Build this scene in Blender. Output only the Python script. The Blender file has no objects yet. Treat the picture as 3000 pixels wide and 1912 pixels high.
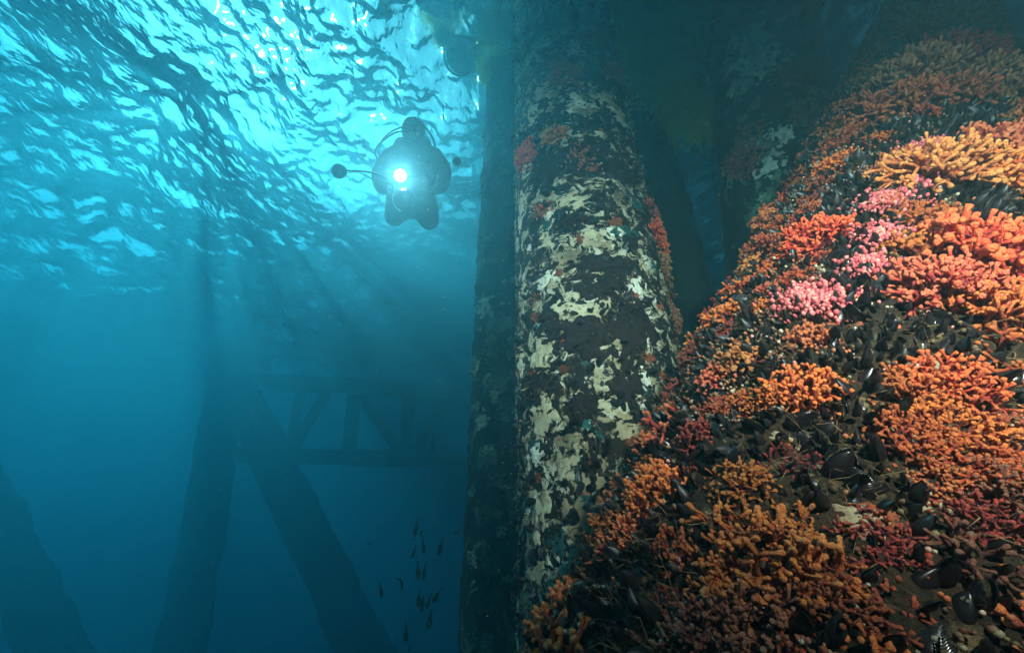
import bpy, math, random
import numpy as np
from mathutils import Vector, Matrix, Quaternion

# ------------------------------------------------------------------ camera, light, exposure
C = bpy.context.scene.collection
S = bpy.context.scene
PITCH = math.radians(30)
F = 1250.0                       # focal length in photo pixels (3000 wide)
cam_d = bpy.data.cameras.new('camera')
cam_d.lens = 15.0; cam_d.sensor_width = 36.0
cam_d.clip_start = 0.02; cam_d.clip_end = 600
cam = bpy.data.objects.new('camera', cam_d); C.objects.link(cam)
cam.rotation_euler = (math.radians(90) + PITCH, 0, 0)
S.camera = cam

SUN_AZ, SUN_ZEN = math.radians(-50), math.radians(45)      # azimuth to the left of straight ahead
sdir = Vector((math.sin(SUN_AZ)*math.sin(SUN_ZEN), math.cos(SUN_AZ)*math.sin(SUN_ZEN), math.cos(SUN_ZEN)))
world = bpy.data.worlds.new('World'); S.world = world; world.use_nodes = True
wn = world.node_tree
bg = wn.nodes['Background']
sky = wn.nodes.new('ShaderNodeTexSky'); sky.sky_type = 'NISHITA'; sky.sun_disc = False
sky.sun_elevation = math.pi/2 - SUN_ZEN; sky.sun_rotation = SUN_AZ
sky.dust_density = 5.0; sky.air_density = 1.0
wn.links.new(sky.outputs[0], bg.inputs[0]); bg.inputs[1].default_value = 0.045
sl = bpy.data.lights.new('sun', 'SUN'); sl.energy = 5.0; sl.angle = math.radians(0.5); sl.color = (1, .96, .9)
so = bpy.data.objects.new('sun', sl); C.objects.link(so)
so.rotation_euler = sdir.to_track_quat('Z', 'Y').to_euler()

vs = S.view_settings
S.display_settings.display_device = 'sRGB'
vs.view_transform = 'Standard'; vs.look = 'None'; vs.gamma = 1.0; vs.use_curve_mapping = False
vs.exposure = 0.45
cy = S.cycles
cy.use_adaptive_sampling = True; cy.adaptive_threshold = 0.03; cy.adaptive_min_samples = 0
cy.use_denoising = True
cy.max_bounces = 8; cy.diffuse_bounces = 2; cy.glossy_bounces = 3; cy.transmission_bounces = 4
cy.volume_bounces = 2; cy.transparent_max_bounces = 12
cy.sample_clamp_indirect = 4.0

def strobe(name, loc, aim, energy, size_deg, col=(1, .87, .75), radius=.03):
    l = bpy.data.lights.new(name, 'SPOT'); l.energy = energy; l.spot_size = math.radians(size_deg); l.spot_blend = 1.0
    l.shadow_soft_size = radius; l.color = col
    o = bpy.data.objects.new(name, l); C.objects.link(o); o.location = loc
    o.rotation_euler = (Vector(loc) - Vector(aim)).to_track_quat('Z', 'Y').to_euler()
    return o

def P(px, py, depth):            # photo pixel (3000 x 1912) at a distance along the view axis
    x = (px-1500)/F; y = (956-py)/F
    return Vector((x, math.cos(PITCH)-y*math.sin(PITCH), y*math.cos(PITCH)+math.sin(PITCH))) * depth
def pix(v):                      # world point -> photo pixel, depth
    d = v[1]*math.cos(PITCH) + v[2]*math.sin(PITCH)
    u = v[2]*math.cos(PITCH) - v[1]*math.sin(PITCH)
    d = max(d, 1e-4)
    return 1500+F*v[0]/d, 956-F*u/d, d
TORCH = 12
strobe('strobe_light', (.46, -.5, .62), P(2580, 880, 1.1), 215, 99)
strobe('strobe_light', (-.7, -.25, .6), P(1720, 800, 2.2), 110, 66)

# ------------------------------------------------------------------ helpers
random.seed(11); RNG = np.random.default_rng(5)
def R_(a, b): return random.uniform(a, b)

def _hash(i, j, k, s):
    h = (i*374761393 + j*668265263 + k*2147483647 + s*1274126177) & 0xffffffff
    h = ((h ^ (h >> 13)) * 1274126177) & 0xffffffff
    return ((h ^ (h >> 16)) & 0xffff) / 65535.0
def vnoise(p, s=0):              # value noise, p (n,3) -> 0..1
    p = np.asarray(p, float); i = np.floor(p).astype(np.int64); f = p-i; f = f*f*(3-2*f)
    r = 0
    for a in (0, 1):
        for b in (0, 1):
            for c in (0, 1):
                w = (f[:, 0] if a else 1-f[:, 0])*(f[:, 1] if b else 1-f[:, 1])*(f[:, 2] if c else 1-f[:, 2])
                r = r + w*_hash(i[:, 0]+a, i[:, 1]+b, i[:, 2]+c, s)
    return r
def fbm(p, oct=4, s=0):
    p = np.asarray(p, float); r = 0; a = .5; t = 0
    for o in range(oct):
        r = r + a*vnoise(p*2**o + 17.3*o, s+o); t += a; a *= .5
    return r/t

def mesh_np(name, V, Fc, mat=None, smooth=True):
    me = bpy.data.meshes.new(name)
    me.from_pydata(V.tolist() if hasattr(V, 'tolist') else V, [], Fc.tolist() if hasattr(Fc, 'tolist') else Fc)
    if smooth: me.shade_smooth()
    if mat: me.materials.append(mat)
    return me
def link(name, me, parent=None):
    o = bpy.data.objects.new(name, me); C.objects.link(o)
    if parent: o.parent = parent
    return o
def tag(o, label=None, cat=None, group=None, kind=None):
    if label: o['label'] = label
    if cat: o['category'] = cat
    if group: o['group'] = group
    if kind: o['kind'] = kind
    return o
def empty(name, loc=(0, 0, 0)):
    o = bpy.data.objects.new(name, None); C.objects.link(o); o.location = loc; o.empty_display_size = .05
    return o

class MB:                        # collects verts, faces and one float attribute
    def __init__(s): s.v = []; s.f = []; s.a = []
    def add(s, v, f, a=0.0):
        n = len(s.v); s.v += [tuple(q) for q in v]; s.f += [tuple(i+n for i in q) for q in f]
        s.a += list(a) if hasattr(a, '__len__') else [a]*len(v)
    def tube(s, pts, rad, sides=6, attr=None, cap=True):
        pts = [Vector(p) for p in pts]; n = len(pts)
        d0 = (pts[1]-pts[0]).normalized(); ref = d0.orthogonal().normalized()
        V = []; Fc = []; A = []
        for i, p in enumerate(pts):
            d = (pts[min(i+1, n-1)]-pts[max(i-1, 0)]).normalized()
            ref = (ref - d*ref.dot(d)).normalized(); bi = d.cross(ref)
            for k in range(sides):
                t = 2*math.pi*k/sides
                V.append(p + (ref*math.cos(t)+bi*math.sin(t))*rad[i]); A.append(attr[i] if attr else 0)
        for i in range(n-1):
            for k in range(sides):
                a = i*sides+k; b = i*sides+(k+1) % sides
                Fc.append((a, b, b+sides, a+sides))
        if cap:
            Fc.append(tuple(range(sides))[::-1]); Fc.append(tuple((n-1)*sides+k for k in range(sides)))
        s.add(V, Fc, A)
    def mesh(s, name, mat=None, smooth=True):
        me = mesh_np(name, s.v, s.f, mat, smooth)
        at = me.attributes.new('tint', 'FLOAT', 'POINT'); at.data.foreach_set('value', [float(x) for x in s.a])
        return me
    def build(s, name, mat=None, parent=None, smooth=True): return link(name, s.mesh(name, mat, smooth), parent)

def box_mb(mb, c, hx, hy, hz, M=None):
    V = [Vector((x*hx, y*hy, z*hz)) for x in (-1, 1) for y in (-1, 1) for z in (-1, 1)]
    V = [(M @ v if M else v) + Vector(c) for v in V]
    mb.add(V, [(0, 1, 3, 2), (4, 6, 7, 5), (0, 4, 5, 1), (2, 3, 7, 6), (0, 2, 6, 4), (1, 5, 7, 3)])
def ball_mb(mb, c, rx, ry, rz, nu=12, nv=8, M=None, a=0):
    V = []; Fc = []
    for j in range(nv+1):
        for i in range(nu):
            t = 2*math.pi*i/nu; p = math.pi*j/nv
            v = Vector((rx*math.sin(p)*math.cos(t), ry*math.sin(p)*math.sin(t), rz*math.cos(p)))
            V.append((M @ v if M else v)+Vector(c))
    for j in range(nv):
        for i in range(nu):
            Fc.append((j*nu+i, (j+1)*nu+i, (j+1)*nu+(i+1) % nu, j*nu+(i+1) % nu))
    mb.add(V, Fc, a)

# ------------------------------------------------------------------ materials
def mat_new(name):
    m = bpy.data.materials.new(name); m.use_nodes = True; return m, m.node_tree, m.node_tree.nodes['Principled BSDF']
def ramp(nt, stops, src, interp='LINEAR'):
    r = nt.nodes.new('ShaderNodeValToRGB'); r.color_ramp.interpolation = interp; e = r.color_ramp.elements
    while len(e) < len(stops): e.new(.5)
    for q, (p, c) in zip(e, stops): q.position = p; q.color = (*c, 1)
    nt.links.new(src, r.inputs[0]); return r.outputs[0]
def noise(nt, scale, detail=4, rough=.6, dist=0, coord='Object', vec=None):
    n = nt.nodes.new('ShaderNodeTexNoise'); n.inputs['Scale'].default_value = scale; n.inputs['Detail'].default_value = detail
    n.inputs['Roughness'].default_value = rough; n.inputs['Distortion'].default_value = dist
    if vec is None:
        tc = nt.nodes.new('ShaderNodeTexCoord'); vec = tc.outputs[coord]
    nt.links.new(vec, n.inputs['Vector']); return n.outputs[0]
def mixc(nt, fac, a, b, mode='MIX'):
    m = nt.nodes.new('ShaderNodeMix'); m.data_type = 'RGBA'; m.blend_type = mode
    if hasattr(fac, 'node'): nt.links.new(fac, m.inputs[0])
    else: m.inputs[0].default_value = fac
    for i, x in ((6, a), (7, b)):
        if hasattr(x, 'node'): nt.links.new(x, m.inputs[i])
        else: m.inputs[i].default_value = (*x, 1)
    return m.outputs[2]
def bump(nt, bs, h, dist, strength=1.0):
    b = nt.nodes.new('ShaderNodeBump'); b.inputs['Distance'].default_value = dist; b.inputs['Strength'].default_value = strength
    nt.links.new(h, b.inputs['Height']); nt.links.new(b.outputs[0], bs.inputs['Normal'])
def plain(name, col, rough=.6, bscale=None, bdist=.002, vary=.3, metal=0):
    m, nt, bs = mat_new(name)
    n = noise(nt, bscale or 20, 5)
    c2 = tuple(x*(1-vary) for x in col); c3 = tuple(min(1, x*(1+vary)) for x in col)
    nt.links.new(ramp(nt, [(.3, c2), (.7, c3)], n), bs.inputs['Base Color'])
    bs.inputs['Roughness'].default_value = rough; bs.inputs['Metallic'].default_value = metal
    if bscale: bump(nt, bs, n, bdist)
    return m

def coral_mat(name, base, mid, tip, amt=.35):
    m, nt, bs = mat_new(name)
    at = nt.nodes.new('ShaderNodeAttribute'); at.attribute_name = 'tint'
    oi = nt.nodes.new('ShaderNodeObjectInfo')
    n = noise(nt, 3.0, 4); n2 = noise(nt, 40, 2)
    ad = nt.nodes.new('ShaderNodeMath'); ad.operation = 'MULTIPLY_ADD'; ad.inputs[1].default_value = .7; ad.inputs[2].default_value = -.35
    nt.links.new(n, ad.inputs[0])
    a2 = nt.nodes.new('ShaderNodeMath'); a2.operation = 'ADD'; nt.links.new(at.outputs['Fac'], a2.inputs[0]); nt.links.new(ad.outputs[0], a2.inputs[1])
    col = ramp(nt, [(.1, base), (.5, mid), (.95, tip)], a2.outputs[0])
    sed = ramp(nt, [(.52, (0, 0, 0)), (.68, (1, 1, 1))], noise(nt, 1.7, 5, .65))
    f = nt.nodes.new('ShaderNodeMath'); f.operation = 'MULTIPLY'; f.inputs[1].default_value = .3; nt.links.new(sed, f.inputs[0])
    col = mixc(nt, f.outputs[0], col, (.2, .12, .05))
    hs = nt.nodes.new('ShaderNodeHueSaturation')
    mr = nt.nodes.new('ShaderNodeMapRange'); mr.inputs['To Min'].default_value = 1-amt; mr.inputs['To Max'].default_value = 1+amt*.6
    nt.links.new(oi.outputs['Random'], mr.inputs['Value']); nt.links.new(mr.outputs[0], hs.inputs['Value'])
    mh = nt.nodes.new('ShaderNodeMapRange'); mh.inputs['To Min'].default_value = .485; mh.inputs['To Max'].default_value = .515
    mm = nt.nodes.new('ShaderNodeMath'); mm.operation = 'FRACT'; mx = nt.nodes.new('ShaderNodeMath'); mx.operation = 'MULTIPLY'; mx.inputs[1].default_value = 7.7
    nt.links.new(oi.outputs['Random'], mx.inputs[0]); nt.links.new(mx.outputs[0], mm.inputs[0]); nt.links.new(mm.outputs[0], mh.inputs['Value'])
    nt.links.new(mh.outputs[0], hs.inputs['Hue'])
    nt.links.new(col, hs.inputs['Color']); nt.links.new(hs.outputs[0], bs.inputs['Base Color'])
    bs.inputs['Roughness'].default_value = .55
    bs.inputs['Subsurface Weight'].default_value = 0
    bump(nt, bs, n2, .006)
    return m
M_OR = coral_mat('orange_bryozoan', (.14, .010, .012), (.60, .072, .016), (.92, .22, .045))
M_PK = coral_mat('pink_orange_bryozoan', (.2, .025, .025), (.60, .088, .034), (.92, .26, .085))
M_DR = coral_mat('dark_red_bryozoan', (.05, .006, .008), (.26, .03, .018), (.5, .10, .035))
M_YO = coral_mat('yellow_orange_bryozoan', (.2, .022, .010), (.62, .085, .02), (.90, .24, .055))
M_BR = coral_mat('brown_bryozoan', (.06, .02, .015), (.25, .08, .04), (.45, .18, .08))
TONE = dict(o=M_OR, p=M_PK, r=M_DR, y=M_YO, b=M_BR)

def fouling(name, cols, sc, thr=None, bd=.012):
    m, nt, bs = mat_new(name)
    n = noise(nt, sc, 8, .68, .4)
    col = ramp(nt, cols, n)
    n3 = noise(nt, sc*5, 4, .7)
    col = mixc(nt, .45, col, ramp(nt, [(.3, (.25, .25, .25)), (.7, (1, 1, 1))], n3), 'MULTIPLY')
    if thr:                      # thin irregular crusts of a second colour
        q = noise(nt, sc*1.3, 10, .72, 1.2)
        msk = ramp(nt, [(thr[0], (0, 0, 0)), (thr[0]+.018, (1, 1, 1))], q)
        q2 = ramp(nt, [(.35, thr[1]), (.5, thr[2]), (.65, thr[3])], noise(nt, sc*2.2, 4))
        col = mixc(nt, msk, col, q2)
        r2 = ramp(nt, [(.66, (0, 0, 0)), (.69, (1, 1, 1))], noise(nt, sc*1.9, 6, .6, .5))
        col = mixc(nt, r2, col, thr[4])
    nt.links.new(col, bs.inputs['Base Color']); bs.inputs['Roughness'].default_value = .85; bs.inputs['Specular IOR Level'].default_value = .2
    bump(nt, bs, n3, bd)
    return m
CREAM, TAN, WHITE, RUST, TEAL = (.40, .35, .23), (.20, .15, .08), (.55, .53, .43), (.36, .09, .025), (.03, .14, .15)
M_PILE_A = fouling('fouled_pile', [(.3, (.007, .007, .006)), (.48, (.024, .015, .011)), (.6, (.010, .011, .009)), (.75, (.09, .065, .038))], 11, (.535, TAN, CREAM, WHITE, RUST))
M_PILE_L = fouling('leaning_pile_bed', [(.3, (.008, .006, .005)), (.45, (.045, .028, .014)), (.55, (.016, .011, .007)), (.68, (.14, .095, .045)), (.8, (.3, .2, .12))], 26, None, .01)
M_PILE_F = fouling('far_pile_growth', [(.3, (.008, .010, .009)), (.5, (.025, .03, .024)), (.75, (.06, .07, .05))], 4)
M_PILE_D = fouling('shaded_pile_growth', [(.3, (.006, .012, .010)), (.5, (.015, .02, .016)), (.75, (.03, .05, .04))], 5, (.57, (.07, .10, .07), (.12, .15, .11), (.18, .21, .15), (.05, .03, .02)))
def crust(name, c1, c2, sc=30, bd=.006):
    m, nt, bs = mat_new(name)
    n = noise(nt, sc, 6, .7); n2 = noise(nt, sc*.25, 4)
    col = ramp(nt, [(.3, c2), (.55, c1), (.8, tuple(min(1, x*1.25) for x in c1))], n)
    col = mixc(nt, ramp(nt, [(.5, (0, 0, 0)), (.7, (1, 1, 1))], n2), col, tuple(x*.6 for x in c2))
    hole = noise(nt, sc*.75, 7, .72, .6)
    col = mixc(nt, ramp(nt, [(.575, (0, 0, 0)), (.595, (1, 1, 1))], hole), col, (.022, .018, .014))
    col = mixc(nt, ramp(nt, [(.64, (0, 0, 0)), (.67, (1, 1, 1))], noise(nt, sc*.5, 5, .6, .3)), col, tuple(.5*x for x in c1))
    nt.links.new(col, bs.inputs['Base Color']); bs.inputs['Roughness'].default_value = .9; bs.inputs['Specular IOR Level'].default_value = .2
    bump(nt, bs, n, bd); return m
M_CRUST = dict(c=crust('cream_crust', (.48, .43, .29), (.30, .24, .14)), w=crust('white_crust', (.62, .60, .50), (.36, .32, .24)),
               t=crust('tan_crust', (.30, .24, .15), (.14, .11, .06)), r=crust('rust_crust', (.22, .06, .025), (.10, .03, .015)),
               g=crust('teal_crust', (.02, .085, .08), (.012, .04, .04)), m=crust('maroon_turf', (.026, .014, .012), (.009, .007, .007), 45, .012),
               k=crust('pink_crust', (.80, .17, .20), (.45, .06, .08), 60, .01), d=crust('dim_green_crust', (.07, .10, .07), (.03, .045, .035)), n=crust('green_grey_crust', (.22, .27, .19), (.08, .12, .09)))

m, nt, bs = mat_new('mussel_shell'); M_MUS = m; bs.inputs['Specular IOR Level'].default_value = .4
_n = noise(nt, 2.2, 6, .7)
_w = nt.nodes.new('ShaderNodeTexWave'); _w.wave_type = 'RINGS'; _w.rings_direction = 'SPHERICAL'; _w.inputs['Scale'].default_value = 7; _w.inputs['Distortion'].default_value = .8
_tc = nt.nodes.new('ShaderNodeTexCoord'); nt.links.new(_tc.outputs['Object'], _w.inputs['Vector'])
_c = ramp(nt, [(.3, (.006, .006, .010)), (.75, (.022, .014, .012))], _w.outputs[1])
_oi = nt.nodes.new('ShaderNodeObjectInfo')
_m = nt.nodes.new('ShaderNodeMath'); _m.operation = 'MULTIPLY_ADD'; _m.inputs[1].default_value = .22; nt.links.new(_oi.outputs['Random'], _m.inputs[0]); nt.links.new(_n, _m.inputs[2])
_c = mixc(nt, ramp(nt, [(.66, (0, 0, 0)), (.74, (1, 1, 1))], _m.outputs[0]), _c, (.13, .095, .045))
nt.links.new(_c, bs.inputs['Base Color']); bs.inputs['Roughness'].default_value = .22
bump(nt, bs, _w.outputs[1], .006, .3)
M_MUS2 = plain('small_mussel_shell', (.012, .011, .011), .42, 90, .0006, .6); M_MUS2.node_tree.nodes['Principled BSDF'].inputs['Specular IOR Level'].default_value = .35
M_BARN = plain('barnacle_shell', (.34, .29, .20), .7, 60, .002, .25)
M_FUZZ = plain('brown_hydroid', (.14, .085, .035), .9, None)
def weed_mat(name, c1, c2):
    m, nt, bs = mat_new(name); out = nt.nodes['Material Output']
    n = noise(nt, 5, 4); col = ramp(nt, [(.3, c1), (.7, c2)], n); nt.links.new(col, bs.inputs['Base Color']); bs.inputs['Roughness'].default_value = .6
    tr = nt.nodes.new('ShaderNodeBsdfTranslucent'); nt.links.new(col, tr.inputs[0])
    mx = nt.nodes.new('ShaderNodeMixShader'); mx.inputs[0].default_value = .55
    nt.links.new(bs.outputs[0], mx.inputs[1]); nt.links.new(tr.outputs[0], mx.inputs[2]); nt.links.new(mx.outputs[0], out.inputs[0]); return m
M_WEED = weed_mat('olive_weed', (.55, .48, .03), (.85, .72, .06)); M_WEED_Y = weed_mat('yellow_weed', (.65, .42, .04), (.85, .6, .08))
M_WOOD = plain('dark_timber', (.035, .03, .022), .85, 8, .01)
M_SUIT = plain('black_neoprene', (.018, .018, .020), .7, 40, .002); M_RUB = plain('black_rubber', (.012, .012, .013), .45)
M_GREY = plain('anodised_housing', (.05, .05, .055), .4, None, metal=.3); M_FLEX = plain('pale_badge_and_glint', (.75, .8, .8), .5)
M_SKIN = plain('skin', (.45, .27, .2), .5)
M_TANK = plain('steel_tank', (.1, .1, .11), .35, None, metal=.6)
m, nt, bs = mat_new('mask_glass'); bs.inputs['Base Color'].default_value = (.01, .015, .02, 1); bs.inputs['Roughness'].default_value = .05; M_GLASS = m
m, nt, bs = mat_new('lit_lens'); bs.inputs['Emission Color'].default_value = (.85, .97, 1, 1); bs.inputs['Emission Strength'].default_value = 250; M_LENS = m
M_SILV = plain('air_bubble', (.8, .85, .85), .15)
M_FISH = plain('dark_fish', (.010, .014, .014), .4); M_SAND = plain('sea_floor_silt', (.12, .11, .08), .95, 1.5, .05)

# ------------------------------------------------------------------ water surface, haze, sea floor
H = 5.5
def water_surface(n=660, ext=75, k=4.2):
    s = np.sinh(np.linspace(-k, k, n))/np.sinh(k)*ext
    X, Y = np.meshgrid(s-1.6, s+4.2)
    rng = np.random.default_rng(3); Z = np.zeros_like(X)
    D = np.hypot(X+1.6, Y-4.2)
    for i in range(90):
        lam = math.exp(rng.uniform(math.log(.16), math.log(2.4)))
        th = rng.normal(math.radians(35), 1.4)
        a = WAVE_A*lam**.6*rng.uniform(.5, 1.3)
        kx, ky = 2*math.pi/lam*math.cos(th), 2*math.pi/lam*math.sin(th)
        fade = np.clip(1.5-D/(lam*24+1), 0, 1)
        ph = kx*X+ky*Y+rng.uniform(0, 6.28)
        Z += a*fade*(np.sin(ph)+.25*np.cos(2*ph))
    chop = fbm(np.stack([X*.55, Y*.55, X*0], -1).reshape(-1, 3), 3, 31).reshape(X.shape)
    Z = Z*np.clip(.35+(chop-.3)*2.4, .35, 1.6)
    for lam, th, a in ((5.2, .5, .07), (3.7, 1.3, .045), (7.5, .1, .09), (2.9, -.4, .03)):
        Z += a*np.sin(2*math.pi/lam*(X*math.cos(th)+Y*math.sin(th))+lam)
    V = np.stack([X, Y, Z+H], -1).reshape(-1, 3)
    idx = np.arange(n*n).reshape(n, n)
    Fc = np.stack([idx[:-1, :-1], idx[:-1, 1:], idx[1:, 1:], idx[1:, :-1]], -1).reshape(-1, 4)
    m = bpy.data.materials.new('water'); m.use_nodes = True; nt = m.node_tree; N = nt.nodes; L = nt.links; N.clear()
    out = N.new('ShaderNodeOutputMaterial')
    rf = N.new('ShaderNodeBsdfRefraction'); rf.inputs['IOR'].default_value = 1.46; rf.inputs['Roughness'].default_value = .14
    gs = N.new('ShaderNodeBsdfGlossy'); gs.inputs['Roughness'].default_value = .03
    fr = N.new('ShaderNodeFresnel'); fr.inputs['IOR'].default_value = 1.46
    tr = N.new('ShaderNodeBsdfTransparent')
    m1 = N.new('ShaderNodeMixShader'); m1.inputs[0].default_value = .5; m2 = N.new('ShaderNodeMixShader')
    L.new(rf.outputs[0], m1.inputs[1]); L.new(tr.outputs[0], m1.inputs[2])
    L.new(fr.outputs[0], m2.inputs[0]); L.new(m1.outputs[0], m2.inputs[1]); L.new(gs.outputs[0], m2.inputs[2])
    L.new(m2.outputs[0], out.inputs[0])
    tc = N.new('ShaderNodeTexCoord'); mp = N.new('ShaderNodeMapping'); mp.inputs['Rotation'].default_value = (0, 0, math.radians(-35)); mp.inputs['Scale'].default_value = (1.25, .85, 1)
    L.new(tc.outputs['Object'], mp.inputs[0])
    h = noise(nt, 7.0, 2, .45, 0, vec=mp.outputs[0])
    bp = N.new('ShaderNodeBump'); bp.inputs['Distance'].default_value = BUMP_D; L.new(h, bp.inputs['Height'])
    for x in (rf, gs, fr): L.new(bp.outputs[0], x.inputs['Normal'])
    o = link('water_surface', mesh_np('water_surface', V, Fc, m)); tag(o, kind='structure'); return o
WAVE_A, BUMP_D = .0082, .05
water_surface()
mb = MB(); box_mb(mb, (-1.5, 2.5, -1.7), 78, 76, 9.9)        # z -11.6 .. 8.2
hm = bpy.data.materials.new('haze'); hm.use_nodes = True; nt = hm.node_tree; nt.nodes.clear()
out = nt.nodes.new('ShaderNodeOutputMaterial'); pv = nt.nodes.new('ShaderNodeVolumePrincipled')
RHO = .38; SS = (.032, .090, .110); SA = (.25, .046, .011)
_c = [a/RHO for a in SS]; _a = [max(0, 1-q/(RHO*(1-k)))**2 for q, k in zip(SA, _c)]
pv.inputs['Density'].default_value = RHO; pv.inputs['Color'].default_value = (*_c, 1); pv.inputs['Absorption Color'].default_value = (*_a, 1)
pv.inputs['Anisotropy'].default_value = .66; pv.inputs['Density Attribute'].default_value = ''
nt.links.new(pv.outputs[0], out.inputs['Volume'])
tag(mb.build('haze', hm, smooth=False), kind='stuff')
def sea_floor():
    s = np.linspace(-1, 1, 120); s = np.sign(s)*np.abs(s)**1.8*72
    X, Y = np.meshgrid(s-1.5, s+2.5)
    Z = -10.4 + (fbm(np.stack([X*.2, Y*.2, X*0], -1).reshape(-1, 3), 5).reshape(X.shape)-.5)*1.2
    V = np.stack([X, Y, Z], -1).reshape(-1, 3); idx = np.arange(120*120).reshape(120, 120)
    Fc = np.stack([idx[:-1, :-1], idx[:-1, 1:], idx[1:, 1:], idx[1:, :-1]], -1).reshape(-1, 4)
    tag(link('sea_floor', mesh_np('sea_floor', V, Fc, M_SAND)), kind='structure')
sea_floor()

# ------------------------------------------------------------------ piles
class Pile:
    """A growth-covered round pile: grid mesh about its axis, displaced by noise."""
    def __init__(s, name, a, b, R, nu, nv, mat, amp, sc, label, facing=None, bumps=(), seed=0, group=None):
        s.a, s.b, s.R = Vector(a), Vector(b), R
        s.d = (s.b-s.a).normalized(); s.len = (s.b-s.a).length
        t0 = -s.a.dot(s.d); foot = s.a+s.d*t0; s.t0 = t0          # point of the axis nearest the camera
        s.bv = -(foot.normalized())                               # towards the camera
        s.sv = s.d.cross(s.bv); s.amp, s.sc, s.seed = amp, sc, seed; s.bumps = bumps
        tt = np.linspace(0, s.len, nv); ph = np.linspace(0, 2*math.pi, nu, endpoint=False)
        T, PH = np.meshgrid(tt, ph, indexing='ij')
        V = s.pts(T.ravel(), PH.ravel())
        idx = np.arange(nv*nu).reshape(nv, nu); nx = np.roll(idx, -1, 1)
        Fc = np.stack([idx[:-1], nx[:-1], nx[1:], idx[1:]], -1).reshape(-1, 4)
        s.root = empty(name, s.a); tag(s.root, label, 'pile', group)
        s.body = link('shaft', mesh_np(name, V-np.array(s.a), Fc, mat), s.root)
    def disp(s, Q):
        n = fbm(Q*s.sc, 5, s.seed); n = (n-.5)*2
        return s.amp*n + s.amp*.8*np.clip((fbm(Q*s.sc*3.1, 3, s.seed+9)-.5)*2, 0, 1)
    def pts(s, t, ph, off=0.0, raw=False):
        t = np.asarray(t, float); ph = np.asarray(ph, float)
        A, Dv, B, Sv = (np.array(x) for x in (s.a, s.d, s.bv, s.sv))
        nr = np.cos(ph)[:, None]*B + np.sin(ph)[:, None]*Sv
        Q = A + t[:, None]*Dv + nr*s.R
        r = s.disp(Q)
        for (bt, bp, br, bh) in s.bumps:
            dd = ((t-bt)**2 + ((ph-bp+math.pi) % (2*math.pi)-math.pi)**2*s.R**2)/br**2
            r = r + bh*np.exp(-dd)
        return Q + nr*(r+off)[:, None]
    def at(s, t, ph, off=0.0):
        return Vector(s.pts([t], [ph], off)[0]), (s.bv*math.cos(ph)+s.sv*math.sin(ph))
    def hit(s, px, py):          # where the sight line of a photo pixel meets the pile
        o = Vector((0, 0, 0))-s.a; r = P(px, py, 1).normalized()
        rp = r - s.d*r.dot(s.d); op = o - s.d*o.dot(s.d)
        A = rp.dot(rp); B = 2*rp.dot(op); Cc = op.dot(op)-s.R**2; D = B*B-4*A*Cc
        if D < 0: k = -B/(2*A)
        else: k = (-B-math.sqrt(D))/(2*A)
        p = r*k; q = p-s.a; t = q.dot(s.d); w = q-s.d*t
        return t, math.atan2(w.dot(s.sv), w.dot(s.bv)), k
    def patch(s, t, ph, rt, ra, mat, thick=.012, n=44, seed=0, rough=1.15, name='crust_patch'):
        u = np.linspace(-1.5, 1.5, n); U, W = np.meshgrid(u, u, indexing='ij')
        q = np.stack([U*1.6+seed*7.1, W*1.6+seed*3.3, U*0+seed], -1).reshape(-1, 3)
        if rt < .035: rough = .8
        fld = (1-np.hypot(U, W)).ravel() + (fbm(q*1.9, 6, 3)-.5)*rough*2.6
        tt = t+U.ravel()*rt; pp = ph+W.ravel()*ra/s.R
        h = thick*(1-np.exp(-np.clip(fld, 0, 9)*6)) + thick*.5*(vnoise(q*9, 4)-.5)*(fld > .05) - .004
        h = np.where(fld < 0, -.006, h)
        V = s.pts(np.clip(tt, 0, s.len), pp, h)
        idx = np.arange(n*n).reshape(n, n); f4 = np.stack([idx[:-1, :-1], idx[:-1, 1:], idx[1:, 1:], idx[1:, :-1]], -1).reshape(-1, 4)
        keep = (fld[f4] > -.02).sum(1) >= 2; f4 = f4[keep]
        if len(f4) < 6: return
        used = np.unique(f4); mp = -np.ones(n*n, int); mp[used] = np.arange(len(used))
        return link(name, mesh_np(name, V[used]-np.array(s.a), mp[f4], mat), s.root)

def pile_px(name, p0, d0, p1, d1, *a, ztop=6.9, zbot=-10.3, **k):
    A, B = P(*p0, d0), P(*p1, d1); d = (B-A)/(B.z-A.z)
    return Pile(name, A+d*(zbot-A.z), A+d*(ztop-A.z), *a, **k)
def azp(deg, D): a = math.radians(deg); return D*math.sin(a), D*math.cos(a)

# central pile
x, y = azp(12.25, 1.62)
PA = Pile('encrusted_pile', (x, y, -10.3), (x, y, 6.9), .325, 220, 1500, M_PILE_A, .012, 9,
          'broad upright pile mottled with cream crust and black turf, centre of the view', seed=1)
# pile just behind, left
x, y = azp(-.6, 2.6)
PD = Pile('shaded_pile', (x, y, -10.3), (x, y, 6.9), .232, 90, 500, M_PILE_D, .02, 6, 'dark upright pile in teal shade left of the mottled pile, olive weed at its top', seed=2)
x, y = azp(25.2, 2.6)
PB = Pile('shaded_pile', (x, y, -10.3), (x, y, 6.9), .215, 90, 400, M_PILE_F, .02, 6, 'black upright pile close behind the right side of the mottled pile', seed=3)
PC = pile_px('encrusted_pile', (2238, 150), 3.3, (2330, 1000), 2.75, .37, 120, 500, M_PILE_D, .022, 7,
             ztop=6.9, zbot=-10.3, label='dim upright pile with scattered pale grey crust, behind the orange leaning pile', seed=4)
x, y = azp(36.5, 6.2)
PE0 = Pile('shaded_pile', (x, y, -10.3), (x, y, 6.9), .3, 50, 160, M_PILE_F, .03, 5, 'faint dark upright pile farthest back at the right, behind the dim crusted pile', seed=8)
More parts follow.
